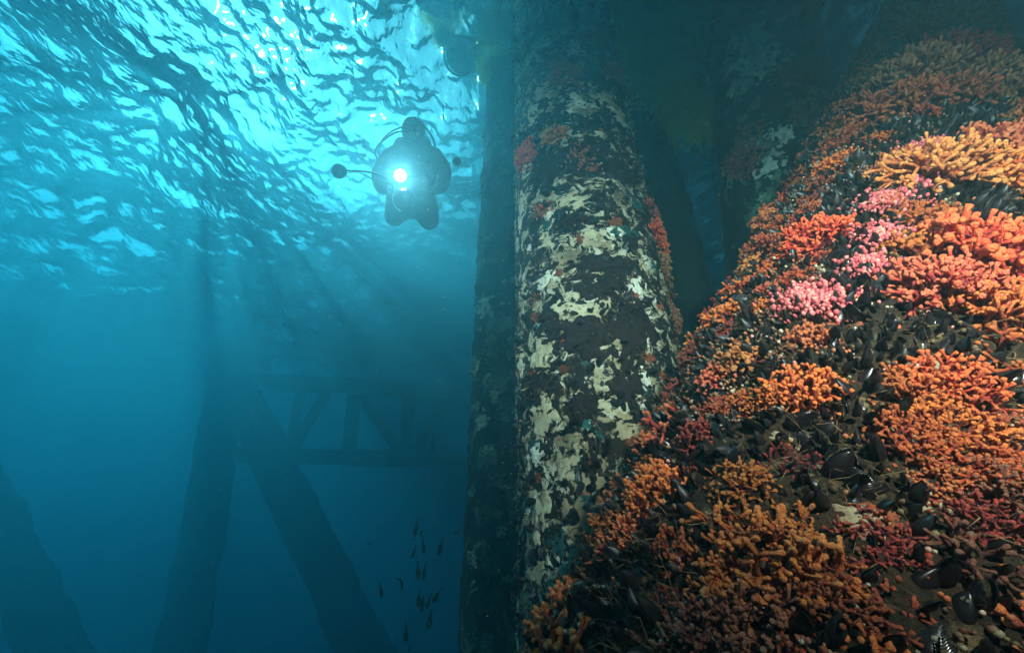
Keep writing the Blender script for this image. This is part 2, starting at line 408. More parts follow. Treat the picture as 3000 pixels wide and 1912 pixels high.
# far piles
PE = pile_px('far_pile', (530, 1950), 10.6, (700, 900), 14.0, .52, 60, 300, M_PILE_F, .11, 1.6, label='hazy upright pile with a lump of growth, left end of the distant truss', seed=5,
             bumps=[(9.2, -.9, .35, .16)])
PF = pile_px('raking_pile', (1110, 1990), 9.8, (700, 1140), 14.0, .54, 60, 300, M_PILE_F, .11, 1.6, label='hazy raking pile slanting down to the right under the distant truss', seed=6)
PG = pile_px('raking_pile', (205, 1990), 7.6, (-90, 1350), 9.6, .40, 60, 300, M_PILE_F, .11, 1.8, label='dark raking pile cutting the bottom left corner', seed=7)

# leaning pile
dL = P(2780, -330, 1).normalized()
def perp(v): v = v - dL*v.dot(dL); return v.normalized()
eL, eR = perp(P(1720, 1660, 1)), perp(P(2985, 200, 1))
half = math.acos(max(-1, min(1, eL.dot(eR))))/2; RL = .37
foot = (eL+eR).normalized()*(RL/math.sin(half))
PL = Pile('leaning_pile', foot-dL*4.5, foot+dL*(6.6/dL.z), RL, 300, 1100, M_PILE_L, .022, 11,
          'leaning pile overgrown with orange branching colonies and black mussels, right side', seed=12)

# distant truss between the far piles
def truss():
    r = empty('brace_truss', P(1100, 1240, 13)); tag(r, 'faint lattice of beams and diagonals between the hazy far piles', 'truss'); o = r.location.copy()
    def bar(name, a, b, w, da=13, db=13):
        A, B = P(*a, da)-o, P(*b, db)-o; mb = MB(); n = 9
        pts = [A.lerp(B, i/(n-1)) for i in range(n)]
        mb.tube(pts, [w/2*R_(.9, 1.12) for _ in pts], 8); mb.build(name, M_PILE_F, r)
    bar('top_chord', (640, 1110), (1600, 1160), .5); bar('bottom_chord', (600, 1330), (1600, 1352), .48)
    for a, b, w in (((1040, 1150), (1020, 1335), .46), ((1200, 1150), (1190, 1345), .36), ((1290, 1150), (1275, 1340), .3), ((880, 1150), (850, 1320), .3)): bar('post', a, b, w, 13.1, 13.1)
    for a, b, w in (((960, 1140), (850, 1330), .34), ((740, 1140), (850, 1330), .34), ((1040, 1140), (1190, 1345), .34), ((1340, 1140), (1200, 1345), .34), ((1350, 1140), (1480, 1345), .34)): bar('diagonal', a, b, w, 13.3, 13.3)
truss()

# pier decks: built of planks laid over bearers, just above the water
def deck(label, x0, x1, y0, y1):
    r = empty('pier_deck', ((x0+x1)/2, (y0+y1)/2, 7.0)); tag(r, label, 'pier deck'); o = r.location
    mb = MB(); box_mb(mb, (0, 0, .35), (x1-x0)/2, (y1-y0)/2, .05); mb.build('planking', M_WOOD, r, False)
    n = max(2, int((x1-x0)/1.1))
    for i in range(n):
        mb = MB(); box_mb(mb, (x0+.15+(x1-x0-.3)*i/(n-1)-o.x, 0, .148), .1, (y1-y0)/2-.02, .15); mb.build('bearer', M_WOOD, r, False)
deck('dark timber pier deck overhead, seen through the surface above the mottled pile', -.85, 5.25, -14, 8.2)
deck('added sky-blocking deck wing beyond the leaning pile top, right of the bright corner', 5.35, 13, 3.7, 8.2)  # added wing, keeps skylight out of the water under the pier
deck('added sky-blocking deck wing overhead at the right, nearer than the bright corner', 5.35, 13, -14, 1.3)  # unseen wing, added to block skylight from the right and behind
deck('far arm of the dark pier deck beyond the distant truss', -6.5, 4.4, 8.6, 50)

UP = Vector((0, 0, 1))
def frame(nrm, spin, tilt=0.0, tdir=None):
    z = nrm.normalized()
    if tilt: z = (z + (tdir or UP)*tilt).normalized()
    return z.to_track_quat('Z', 'Y') @ Quaternion((0, 0, 1), spin)

# ------------------------------------------------------------------ crusts on the piles (parts of each pile)
def px_patch(pl, px, py, rx, kind, ry=None, **k):
    t, ph, dist = pl.hit(px, py); s = dist*.93/F
    elong = 1.0/max(.35, math.cos(math.atan2(pl.a.z+t*pl.d.z, dist)))*.9
    pl.patch(t, ph, (ry or rx)*s*min(2, elong), rx*s, M_CRUST[kind], **k)
BIG = [(1730, 910, 62, 'c'), (1660, 900, 45, 'c'), (1590, 1035, 60, 'c'), (1762, 1110, 38, 'c', 55), (1895, 980, 26, 'w', 40), (1890, 1110, 28, 'w', 42),
       (1665, 1360, 62, 'c', 70), (1585, 1215, 62, 'c', 70), (1560, 1640, 55, 'c', 90), (1590, 1480, 45, 'c', 60), (1850, 1260, 90, 't', 70), (1800, 1190, 55, 'c', 40),
       (1690, 1300, 60, 't'), (1700, 1530, 70, 't'), (1640, 1690, 50, 'w', 60), (1530, 900, 18, 'c', 60), (1525, 1060, 16, 'c', 60), (1730, 700, 60, 'c', 45), (1660, 760, 45, 't'),
       (1600, 820, 40, 'w', 26), (1680, 590, 55, 'c', 35), (1820, 590, 40, 't', 30), (1700, 310, 45, 'w', 22), (1590, 270, 36, 'c', 30), (1560, 340, 22, 'w', 40), (1585, 130, 40, 'w', 30),
       (1640, 100, 40, 'c', 24), (1560, 170, 34, 'c', 30), (1780, 290, 40, 'c', 24), (1820, 340, 40, 'c', 24), (1700, 320, 36, 't'), (1860, 380, 30, 'c'), (1540, 230, 30, 't'),
       (1530, 600, 22, 'c', 50), (1525, 640, 18, 'w', 50), (1900, 780, 30, 'c', 40), (1870, 850, 24, 'w', 50), (1600, 700, 34, 'c'), (1800, 680, 34, 'w', 20), (1570, 1330, 46, 'w', 40), (1850, 1420, 60, 't'),
       (1740, 1420, 60, 't'), (1620, 1790, 60, 'c'), (1540, 1780, 40, 't', 60), (1700, 1780, 60, 't'), (1600, 400, 30, 't'),
       (1700, 990, 90, 'm', 70), (1850, 960, 70, 'm', 110), (1830, 1140, 70, 'm', 80), (1620, 960, 60, 'm', 50), (1760, 840, 60, 'm', 40), (1700, 460, 110, 'm', 50), (1600, 500, 60, 'm', 60),
       (1800, 500, 80, 'm', 50), (1700, 1180, 60, 'm', 50), (1780, 240, 60, 'm', 30), (1580, 1120, 60, 'm', 40), (1700, 650, 60, 'm', 30), (1540, 450, 40, 'm', 60), (1760, 770, 70, 'm', 34), (1730, 1340, 26, 'm', 60),
       (1720, 1240, 30, 'g'), (1690, 1340, 40, 'g', 50), (1560, 1300, 32, 'g', 46), (1840, 680, 40, 'g', 24), (1720, 1470, 44, 'g', 50), (1880, 910, 20, 'g', 30), (1760, 1180, 30, 'g'), (1640, 1590, 36, 'g', 50),
       (1740, 500, 22, 'r', 14), (1700, 470, 16, 'r'), (1590, 620, 30, 'r', 18), (1800, 650, 26, 'r', 18), (1650, 1080, 16, 'r'), (1570, 930, 20, 'r'), (1560, 1090, 12, 'r'), (1900, 1050, 22, 'r', 16),
       (1940, 1100, 14, 'r'), (1930, 900, 16, 'r'), (1730, 1360, 16, 'r'), (1860, 870, 14, 'r'), (1700, 700, 16, 'r'), (1580, 1400, 16, 'r'), (1640, 800, 14, 'r'), (1850, 1300, 18, 'r')]
for i, q in enumerate(BIG):
    px_patch(PA, q[0], q[1], q[2]*1.0, q[3], q[4]*1.0 if len(q) > 4 else None, seed=i+1, thick={'m': .016, 'g': .005, 'r': .012}.get(q[3], .007))
for i in range(185):
    px_patch(PA, R_(1500, 2000), R_(-40, 1900)**1.0, R_(8, 26), random.choice('ccwwtttttmmmmmggr'), seed=200+i, thick=R_(.004, .010), n=34)
for i in range(70):
    px_patch(PD, R_(1350, 1500), R_(250, 1900), R_(12, 34), random.choice('dddnm'), seed=400+i, thick=.012, n=34)
for q in [(2260, 620, 50), (2330, 640, 40), (2240, 170, 40), (2200, 130, 50), (2300, 560, 45), (2250, 480, 30), (2190, 210, 30), (2320, 700, 40), (2280, 760, 30), (2360, 600, 30), (2180, 250, 26), (2290, 390, 26)]:
    px_patch(PC, q[0], q[1], q[2], random.choice('nwn'), seed=500+q[0], thick=.014)
for i in range(50):
    px_patch(PC, R_(2100, 2420), R_(80, 1000), R_(10, 24), random.choice('nnnmmw'), seed=600+i, thick=.012, n=34)
PINK = [(2415, 895, 55, 'larger bright pink knobbly patch beside black mussels, left outline of the leaning pile'), (2350, 885, 42, 'small pink patch left of the larger bright one'), (2680, 545, 34, 'vivid pink knobbly spot amid salmon branches on the lit face'),
        (2590, 600, 46, 'pink patch running down between mussels, upper face'), (2570, 700, 42, 'pink strip between black mussels, middle of the upper face'), (2730, 440, 34, 'pale pink patch under the faded bushy colonies'),
        (2540, 790, 34, 'lowest pink spot of the pink strip')]
m, nt, bs = mat_new('pink_knobs'); at = nt.nodes.new('ShaderNodeAttribute'); at.attribute_name = 'tint'
nt.links.new(ramp(nt, [(0, (.28, .04, .04)), (.5, (.62, .10, .12)), (1, (.78, .27, .22))], at.outputs['Fac']), bs.inputs['Base Color']); bs.inputs['Roughness'].default_value = .75
for x, y, rr_, lab in PINK:
    t, ph, dist = PL.hit(x, y); mb = MB(); s = rr_*dist/F; c0, nr = PL.at(t, ph, 0)
    for k in range(620):
        a, q = R_(0, 6.28), abs(random.gauss(0, .52)); tt, pp = t+s*q*math.cos(a)*1.35, ph+s*q*math.sin(a)*1.2/PL.R
        nn = PL.bv*math.cos(pp)+PL.sv*math.sin(pp); c = PL.a+PL.d*tt+nn*(PL.R+R_(.004, .022)); b = R_(.002, .0052)
        ball_mb(mb, c-c0, b, b, b*1.3, 6, 4, frame(nn, 0).to_matrix(), R_(0, 1))
    o = mb.build('pink_anemones', m); o.location = c0; tag(o, lab, 'anemones', 'pink patches on the leaning pile')
for i in range(60):
    px_patch(PL, R_(1700, 3050), R_(100, 1900), R_(24, 60), random.choice('ttmmmr'), seed=800+i, thick=.006, n=30)

# ------------------------------------------------------------------ branching colonies
def colony_mesh(name, mat, stems, rad, seed, length=.6, spread=1.15):
    rg = random.Random(seed); mb = MB(); fl = seed % 2
    def grow(p, d, L, r, lvl, a0):
        n = 4; pts = [p]; q = p.copy(); dd = d.copy()
        for i in range(n-1):
            dd = (dd + Vector((rg.gauss(0, .24), rg.gauss(0, .24), rg.gauss(0, .2)+.03))).normalized(); q = q + dd*(L/(n-1)); pts.append(q.copy())
        last = lvl == 0
        if last:
            pts.append(q + dd*r*(.7, .3, 1.4)[fl]); g = rg.uniform(.75, 1.25); rr = ([r, r*.8, r*.85*g, r*1.12*g, r*.4], [r*.85, r*.7, r*.85*g, r*1.45*g, r*.8])[fl]; at = [a0, a0+.15, a0+.32, a0+.5, a0+.55]
            mb.tube(pts, rr, 6, at)
        else:
            mb.tube(pts, [r*1.1, r, r, r*1.05], 6, [a0, a0+.08, a0+.14, a0+.2], cap=False)
            k = 2 if rg.random() < .72 else 3
            ax = dd.orthogonal().normalized(); ax = Matrix.Rotation(rg.uniform(0, 6.28), 3, dd) @ ax
            for j in range(k):
                a = Matrix.Rotation(2*math.pi*j/k+rg.uniform(-.4, .4), 3, dd) @ ax
                nd = (dd + a*rg.uniform(.45, .95)).normalized()
                grow(q, nd, L*rg.uniform(.6, .95), r*rg.uniform(.82, 1), lvl-1 if rg.random() < .9 else 0, a0+.2)
    for i in range(stems):
        u = (i+.5)/stems; th = i*2.399963; el = math.acos(1-u*.92)*spread/1.15
        d = Vector((math.sin(el)*math.cos(th), math.sin(el)*math.sin(th), math.cos(el)))
        d = (d + Vector((rg.gauss(0, .12), rg.gauss(0, .12), rg.gauss(0, .1)))).normalized()
        p = Vector((d.x*.22, d.y*.22, -.05))
        grow(p, d, rg.uniform(.26, .4)*length/.6, rad*rg.uniform(.85, 1.15), 2 if stems > 14 else 2, 0.0)
    return mb.mesh(name, mat)
def knob_mesh(name, mat, seed):        # a loose tuft of a few long fingers
    return colony_mesh(name, mat, 13, .062, seed, .8, .95)
MESH = {}
for tone, mm in TONE.items():
    MESH[tone, 'big'] = [colony_mesh('colony_big', mm, 54, .040, 10+ord(tone)*7+i) for i in range(2)]
    MESH[tone, 'small'] = [colony_mesh('colony_small', mm, 26, .056, 90+ord(tone)*5+i) for i in range(3)] + [knob_mesh('colony_tuft', mm, 300+ord(tone)+i) for i in range(2)]
def place(name, me, loc, quat, sc):
    o = link(name, me); o.location = loc; o.rotation_mode = 'QUATERNION'; o.rotation_quaternion = quat; o.scale = sc if hasattr(sc, '__len__') else (sc,)*3; return o
# x, y, radius in the 2408-wide view; tone; label
COL = [
 (1540, 1165, 92, 'o', 'big', 'spiky orange colony jutting left over the mottled pile, mid-way down the leaning pile'),
 (1745, 1150, 74, 'y', 'big', 'pale yellow-orange antler-like colony standing free above the largest orange mass'),
 (1850, 1095, 52, 'r', 'small', 'darker red-orange colony at the right shoulder of the pale antler-like colony'),
 (1640, 1035, 66, 'r', 'big', 'dusky red colony on the outer edge just above the spiky jutting colony'),
 (1690, 965, 58, 'p', 'big', 'brownish orange colony on the left outline beside the dark gap'),
 (1785, 945, 66, 'o', 'big', 'round orange colony left of centre on the leaning pile, below black mussels'),
 (1890, 925, 88, 'o', 'big', 'broad salmon orange colony under the pink crust and mussels'),
 (1915, 575, 72, 'o', 'big', 'ball-shaped orange colony bulging from the upper left outline'),
 (1872, 655, 54, 'o', 'small', 'small orange colony hanging below the ball-shaped one'),
 (1965, 390, 46, 'o', 'big', 'brush-like orange colony on the outline above the ball-shaped one'),
 (1990, 290, 36, 'r', 'small', 'small faded orange colony high on the left outline'),
 (2095, 265, 78, 'r', 'big', 'loose bushy orange colony on the upper face of the leaning pile'),
 (2225, 235, 62, 'r', 'big', 'faded reddish colony high on the leaning pile, right of the bushy one'),
 (1790, 1310, 140, 'y', 'big', 'largest orange branching mass in the lower middle foreground'),
 (1690, 1400, 92, 'y', 'big', 'orange mass along the lower left of the largest one'),
 (1855, 1250, 66, 'y', 'big', 'upright fan of pale orange branches at the top right of the largest mass'),
 (1470, 1255, 84, 'p', 'big', 'pinkish flared colony on the left outline below the spiky one'),
 (1425, 1320, 58, 'p', 'small', 'long-fingered pink colony pointing left against the mottled pile'),
 (1300, 1445, 96, 'o', 'big', 'dense orange fringe on the outline near the bottom edge'),
 (1225, 1500, 66, 'o', 'big', 'orange tuft at the lowest left tip of the leaning pile'),
 (1370, 1395, 55, 'b', 'small', 'brownish orange tuft above the dense bottom fringe'),
 (1660, 1480, 92, 'b', 'big', 'shaded orange-brown mass on the bottom edge, left of centre'),
 (1780, 1470, 100, 'b', 'big', 'shaded orange-brown mass on the bottom edge below the largest one'),
 (2200, 420, 92, 'p', 'big', 'wide bright coral-pink colony high on the lit face'),
 (2125, 395, 60, 'p', 'big', 'salmon colony left of the wide bright one'),
 (2365, 430, 74, 'o', 'big', 'orange colony at the right frame edge, upper part'),
 (2330, 350, 62, 'p', 'big', 'faded salmon colony just above the upper frame-edge colony'),
 (2180, 520, 62, 'o', 'big', 'bright orange colony right of the pink crust on the lit face'),
 (2130, 590, 60, 'o', 'small', 'knobbly orange colony under the bright one, beside black mussels'),
 (2300, 610, 108, 'o', 'big', 'big dense orange colony right of centre on the lit face'),
 (2390, 560, 60, 'p', 'big', 'bright salmon colony cut by the right frame edge'),
 (2215, 700, 100, 'p', 'big', 'dense salmon-pink colony in the middle of the lit face'),
 (2345, 745, 92, 'o', 'big', 'brightest orange colony near the right frame edge'),
 (2140, 670, 52, 'p', 'small', 'small pink-orange colony over a mussel cluster'),
 (1900, 800, 56, 'p', 'small', 'flattened peach-coloured colony below the pink crust'),
 (1850, 830, 46, 'b', 'small', 'dull brown fringe on the left outline by the pink crust'),
 (1822, 745, 36, 'b', 'small', 'small brown tuft on the outline below the hanging colony'),
 (2165, 925, 76, 'o', 'big', 'orange colony below the row of standing mussels'),
 (2240, 905, 80, 'o', 'big', 'deep orange colony with thick knobs, right of the mussel row'),
 (2235, 1010, 84, 'o', 'big', 'thick-fingered orange colony in the right centre foreground'),
 (2130, 1035, 72, 'o', 'big', 'thick pale-tipped orange colony left of the deep orange one'),
 (2300, 1085, 74, 'o', 'big', 'shaded orange colony near the lower right'),
 (2200, 1130, 66, 'p', 'big', 'pinkish orange colony with trailing fingers above shaded mussels'),
 (2370, 1010, 60, 'r', 'big', 'dark orange colony at the right frame edge, lower part'),
 (2370, 850, 54, 'o', 'small', 'orange colony at the right frame edge, middle'),
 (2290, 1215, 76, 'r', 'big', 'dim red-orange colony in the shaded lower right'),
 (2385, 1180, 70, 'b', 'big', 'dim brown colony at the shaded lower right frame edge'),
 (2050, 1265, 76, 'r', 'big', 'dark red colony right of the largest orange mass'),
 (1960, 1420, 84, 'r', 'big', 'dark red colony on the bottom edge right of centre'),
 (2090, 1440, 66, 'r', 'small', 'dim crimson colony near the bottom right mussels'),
 (2150, 180, 62, 'b', 'big', 'dark brown colony near the top of the leaning pile'),
 (2240, 140, 60, 'r', 'big', 'dark red colony near the top of the leaning pile'),
 (2190, 75, 54, 'b', 'big', 'highest dim brown colony on the leaning pile'),
 (2340, 200, 60, 'b', 'big', 'dim brown colony on the far right slope near the top'),
 (2060, 190, 40, 'b', 'small', 'small dark colony on the upper left outline near the top'),
 (1720, 1210, 40, 'r', 'small', 'small red tuft tucked under the pale antler-like colony'),
 (1590, 1290, 66, 'o', 'small', 'orange tuft between the jutting colony and the largest mass'),
 (1560, 1400, 50, 'r', 'small', 'small red tuft beside shaded mussels at lower left'),
 (1980, 1300, 50, 'b', 'small', 'brown tuft on the right flank of the largest mass'),
]
occ = []                                           # (t, arc, radius) already taken on the leaning pile
K = 3000/2408
for x, y, r, tone, kind, lab in COL:
    px, py, rp = x*K, y*K, r*K
    t, ph, dist = PL.hit(px, py); loc, nr = PL.at(t, ph, -.012)
    rad = rp*dist*.95/F
    asp = 1.0
    sub = [(0, 0, 1.0)] if rad < .055 else [(0, 0, 1.0)]
    me = random.choice(MESH[tone, kind])
    o = place('bryozoan_colony', me, loc, frame(nr, R_(0, 6.28), .25, UP), (rad*R_(.95, 1.1), rad*R_(.95, 1.1), rad*R_(.95, 1.15)))
    tag(o, lab, 'bryozoan', 'orange branching colonies on the leaning pile')
    occ.append((t, ph*RL, rad*.85))

ZONE = [(2000, 470, 55), (2010, 640, 75), (1960, 700, 60), (2060, 770, 85), (2170, 830, 85), (2270, 850, 70), (2310, 500, 60), (2000, 900, 60), (2090, 960, 60), (2000, 1050, 105),
        (2080, 1130, 75), (2170, 1220, 60), (1525, 1335, 75), (1450, 1420, 95), (1640, 1190, 40), (2200, 1400, 95), (1345, 1490, 60), (1800, 860, 50), (2060, 560, 50), (2240, 330, 90), (1750, 1030, 60),
        (2330, 930, 60), (1930, 1170, 70), (2360, 1300, 60), (2370, 660, 40), (1560, 1450, 60), (1960, 760, 60), (1690, 1100, 30), (2120, 330, 40), (2300, 280, 60), (2190, 480, 20), (1860, 1010, 60), (2280, 400, 30)]
# ------------------------------------------------------------------ mussels
def valve(side, gape, wide=.27, thick=.17, nl=12, nw=9):
    V = []; Fc = []
    for i in range(nl+1):
        u = i/nl; z = u
        w = wide*math.sin(math.pi*min(1, u**.62*.985+.012))**.72*(1.0+.25*u)
        off = .10*math.sin(u*math.pi)*.6
        for j in range(nw+1):
            s_ = -1+2*j/nw
            th = thick*(max(0, 1-s_*s_)**.55)*math.sin(math.pi*min(1, u**.5*.97+.02))**.8
            V.append((w*s_+off, side*(th+gape*u*.10+.004), z))
    for i in range(nl):
        for j in range(nw):
            a = i*(nw+1)+j; q = (a, a+1, a+nw+2, a+nw+1); Fc.append(q if side > 0 else q[::-1])
    # inner lip so the shell has thickness
    n = len(V); V += [(x*.93, y-side*.022, z*.97+.008) for x, y, z in V]
    Fc += [tuple(k+n for k in q[::-1]) for q in Fc]
    def edge(a, b): Fc.append((a, b, b+n, a+n) if side < 0 else (b, a, a+n, b+n))
    for i in range(nl): edge(i*(nw+1), (i+1)*(nw+1)); edge((i+1)*(nw+1)+nw, i*(nw+1)+nw)
    for j in range(nw): edge(nl*(nw+1)+j, nl*(nw+1)+j+1)
    return V, Fc
def mussel_mesh(gape, wide, thick):
    mb = MB()
    for s in (1, -1): v, f = valve(s, gape, wide, thick, 9, 7); mb.add(v, f)
    return mb.mesh('mussel', M_MUS)
MUS = [mussel_mesh(g, w, t) for g, w, t in ((.1, .27, .17), (.5, .29, .18), (.0, .25, .2), (1.0, .3, .16), (.3, .32, .19))]
def valve_mesh(s, g):
    mb = MB(); v, f = valve(s, g, .29, .18, 14, 10); mb.add(v, f); return mb.mesh('valve', M_MUS)
VAL = {(s, g): valve_mesh(s, g) for s in (1, -1) for g in (.2, .9)}
def barnacle_mesh():
    mb = MB(); n = 8
    V = []; Fc = []
    for k, (r, z) in enumerate(((1, 0), (.72, .55), (.45, .85), (.36, .8), (.25, .3))):
        for i in range(n): q = r*(1+.1*math.sin(i*2.7+k)); V.append((q*math.cos(i*6.283/n), q*math.sin(i*6.283/n), z))
    for k in range(4):
        for i in range(n): Fc.append((k*n+i, k*n+(i+1) % n, (k+1)*n+(i+1) % n, (k+1)*n+i))
    Fc.append(tuple(4*n+i for i in range(n))); mb.add(V, Fc); return mb
BARN = barnacle_mesh(); BARN_ME = BARN.mesh('barnacle', M_BARN)

def where(px, py):               # what grows at this point of the leaning pile
    x, y = px/K, py/K; best = 'c'; bd = 9
    for q in ZONE:
        d = math.hypot(x-q[0], y-q[1])/q[2]/.85
        if d < 1.15 and d < bd: bd = d; best = 'm'
    return best
def side_word(x, y):
    h = 'upper' if y < 650 else ('middle' if y < 1250 else 'lower'); return h
cells = {}
def free(t, a, r):
    for (t2, a2, r2) in cells.get((int(t/.15), int(a/.15)), ()):
        if (t-t2)**2+(a-a2)**2 < (r+r2)**2: return False
    return True
def take(t, a, r):
    i, j = int(t/.15), int(a/.15)
    for u in (-1, 0, 1):
        for w in (-1, 0, 1): cells.setdefault((i+u, j+w), []).append((t, a, r))
for q in occ: take(q[0], q[1], q[2]*.75)
n_m = n_c = 0; spots = []
for k in range(40000):
    t = R_(2.5, PL.len); a = R_(-.72, .72); loc = PL.a+PL.d*t+(PL.bv*math.cos(a/RL)+PL.sv*math.sin(a/RL))*RL
    px, py, dp = pix(loc)
    if dp < .15 or not(-150 < px < 3200 and -150 < py < 2080): continue
    z = where(px, py)
    if z == 'm' or R_(0, 1) < .42: r = R_(.0075, .0135); kind = 'm'
    else: r = R_(.019, .037); kind = 'c'
    if free(t, a, r): take(t, a, r*(.8 if kind == 'm' else .72)); spots.append((dp, kind, t, a, r, px, py))
fill = []
for k in range(130000):
    t = 3.0+6.5*random.random()**1.5; a = R_(-.55, .55); loc = PL.a+PL.d*t+(PL.bv*math.cos(a/RL)+PL.sv*math.sin(a/RL))*RL
    px, py, dp = pix(loc)
    if dp < .15 or not(-60 < px < 3060 and -60 < py < 1980): continue
    if dp > 1.6 and R_(0, 1) < .6: continue
    z = where(px, py); r = R_(.0045, .0075)
    if free(t, a, r):
        take(t, a, r*.9); fill.append((z, t, a, r))
def beside(px, py, what):        # where a small thing stands, told by the nearest named colony
    x, y = px/K, py/K; q = min(COL, key=lambda q: math.hypot(x-q[0], y-q[1])/(q[2]+30)); dx, dy = x-q[0], y-q[1]
    w = 'amid the branches of the' if math.hypot(dx, dy) < q[2]*.55 else (('just right of the' if dx > 0 else 'just left of the') if abs(dx) > abs(dy) else ('just below the' if dy > 0 else 'just above the'))
    s = (what+' '+w).split()+q[5].split(',')[0].split()
    if len(s) > 16:
        s = s[:16]
        while s[-1] in ('the', 'of', 'on', 'over', 'by', 'a', 'at', 'in', 'to', 'beside', 'upper', 'lower', 'and', 'black', 'right', 'left', 'bottom', 'leaning', 'largest', 'near', 'frame', 'under', 'between', 'below', 'above', 'out', 'high', 'its', 'cut', 'pink', 'mussel', 'orange', 'top', 'pale', 'free', 'mottled'): s.pop()
    return ' '.join(s)
spots.sort(key=lambda q: q[0])
M_extra = MB(); XC = MB(); k_ = 0
LODC = [colony_mesh('colony_lod', M_OR, 7, .11, 900+i) for i in range(3)]
MUSCOL = [('black mussel among the standing shells', 'on the brightly lit upper face of the leaning pile'), ('black mussel wedged between orange colonies', 'on the middle of the leaning pile'), ('dark mussel in the shaded bed', 'low on the leaning pile')]
big_left = 70
for dp, kind, t, a, r, px, py in spots:
    loc, nr = PL.at(t, a/RL, -.006)
    band = 0 if py < 800 else (1 if py < 1400 else 2)
    if kind == 'm':
        L = r*R_(2.5, 3.6); q = frame(nr, R_(0, 6.28), R_(.35, 1.5), (Vector((R_(-1, 1), R_(-1, 1), R_(-.3, 1.2)))).normalized())
        if n_m < 292:
            n_m += 1
            lab = beside(px, py, 'black mussel'); grp = 'mussels on the leaning pile'
            if big_left > 0 and L > .030:
                big_left -= 1; e = empty('mussel', loc); e.rotation_mode = 'QUATERNION'; e.rotation_quaternion = q; e.scale = (L,)*3
                g = random.choice((.2, .9))
                for s in (1, -1): link('valve', VAL[s, g], e)
                for z_ in range(random.choice((0, 1, 3))):
                    b = link('barnacle', BARN_ME, e); u = R_(.35, .8); b.location = (R_(-.08, .1), .17*.95, u); b.rotation_euler = (-math.pi/2, 0, R_(0, 6)); b.scale = (R_(.03, .055),)*3
                tag(e, lab, 'mussel', grp)
            else:
                tag(place('mussel', random.choice(MUS), loc, q, L*R_(.95, 1.1)), lab, 'mussel', grp)
        else:
            mt = Matrix.LocRotScale(loc, q, (L,)*3); me = MUS[0]
            M_extra.add([mt @ v.co for v in me.vertices], [tuple(p.vertices) for p in me.polygons])
    elif n_c >= 235:
        me = LODC[k_ % 3]; k_ += 1; rad = r*R_(1.2, 1.7); mt = Matrix.LocRotScale(loc, frame(nr, R_(0, 6.28), .25, UP), (rad,)*3)
        XC.add([mt @ v.co for v in me.vertices], [tuple(p.vertices) for p in me.polygons], [d.value for d in me.attributes['tint'].data])
    else:
        n_c += 1
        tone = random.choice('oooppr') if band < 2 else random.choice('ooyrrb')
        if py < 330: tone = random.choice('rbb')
        kk = random.choice(MESH[tone, 'small']); rad = r*R_(1.4, 2.1)
        o = place('bryozoan_colony', kk, loc, frame(nr, R_(0, 6.28), .25, UP), (rad, rad*R_(.85, 1.15), rad*R_(.8, 1.1)))
        tag(o, beside(px, py, 'small tuft'), 'bryozoan', 'small branching tufts on the leaning pile')
def low_mussel():
    mb = MB()
    for s in (1, -1):
        v, f = valve(s, .3, .28, .18, 5, 4); nn = 30; mb.add(v[:nn], [q for q in f if max(q) < nn])
    return mb
LOWM = low_mussel(); LOWV = [Vector(v) for v in LOWM.v]
NOD = MB()
for z, t, a, r in fill:
    loc, nr = PL.a+PL.d*t+(PL.bv*math.cos(a/RL)+PL.sv*math.sin(a/RL))*(RL+.004), PL.bv*math.cos(a/RL)+PL.sv*math.sin(a/RL)
    if R_(0, 1) < (.8 if z == 'm' else .35):
        mt = Matrix.LocRotScale(loc, frame(nr, R_(0, 6.28), R_(.1, .8), Vector((R_(-1, 1), R_(-1, 1), R_(-1, 1))).normalized()), (r*R_(3.0, 5.2),)*3)
        M_extra.add([mt @ v for v in LOWV], LOWM.f)
    else:
        for j in range(random.choice((2, 3, 4))):
            c = loc+Vector((R_(-1, 1), R_(-1, 1), R_(-1, 1)))*r*1.3+nr*r*R_(0, 1.2); q = r*R_(.3, .75)
            ball_mb(NOD, c, q, q, q*1.2, 6, 4, frame(nr, 0).to_matrix(), R_(0, 1))
m, nt, bs = mat_new('nodules'); at = nt.nodes.new('ShaderNodeAttribute'); at.attribute_name = 'tint'
nt.links.new(ramp(nt, [(0, (.03, .02, .012)), (.3, (.16, .10, .05)), (.5, (.10, .02, .015)), (.65, (.45, .12, .04)), (.8, (.12, .1, .04)), (.9, (.45, .38, .25)), (1, (.6, .2, .18))], at.outputs['Fac']), bs.inputs['Base Color'])
bs.inputs['Roughness'].default_value = .6
tag(NOD.build('encrusting_nodules', m), kind='stuff')
if M_extra.v: tag(M_extra.build('mussel_bed', M_MUS2), kind='stuff')

if XC.v: tag(XC.build('far_colonies', M_DR), kind='stuff')
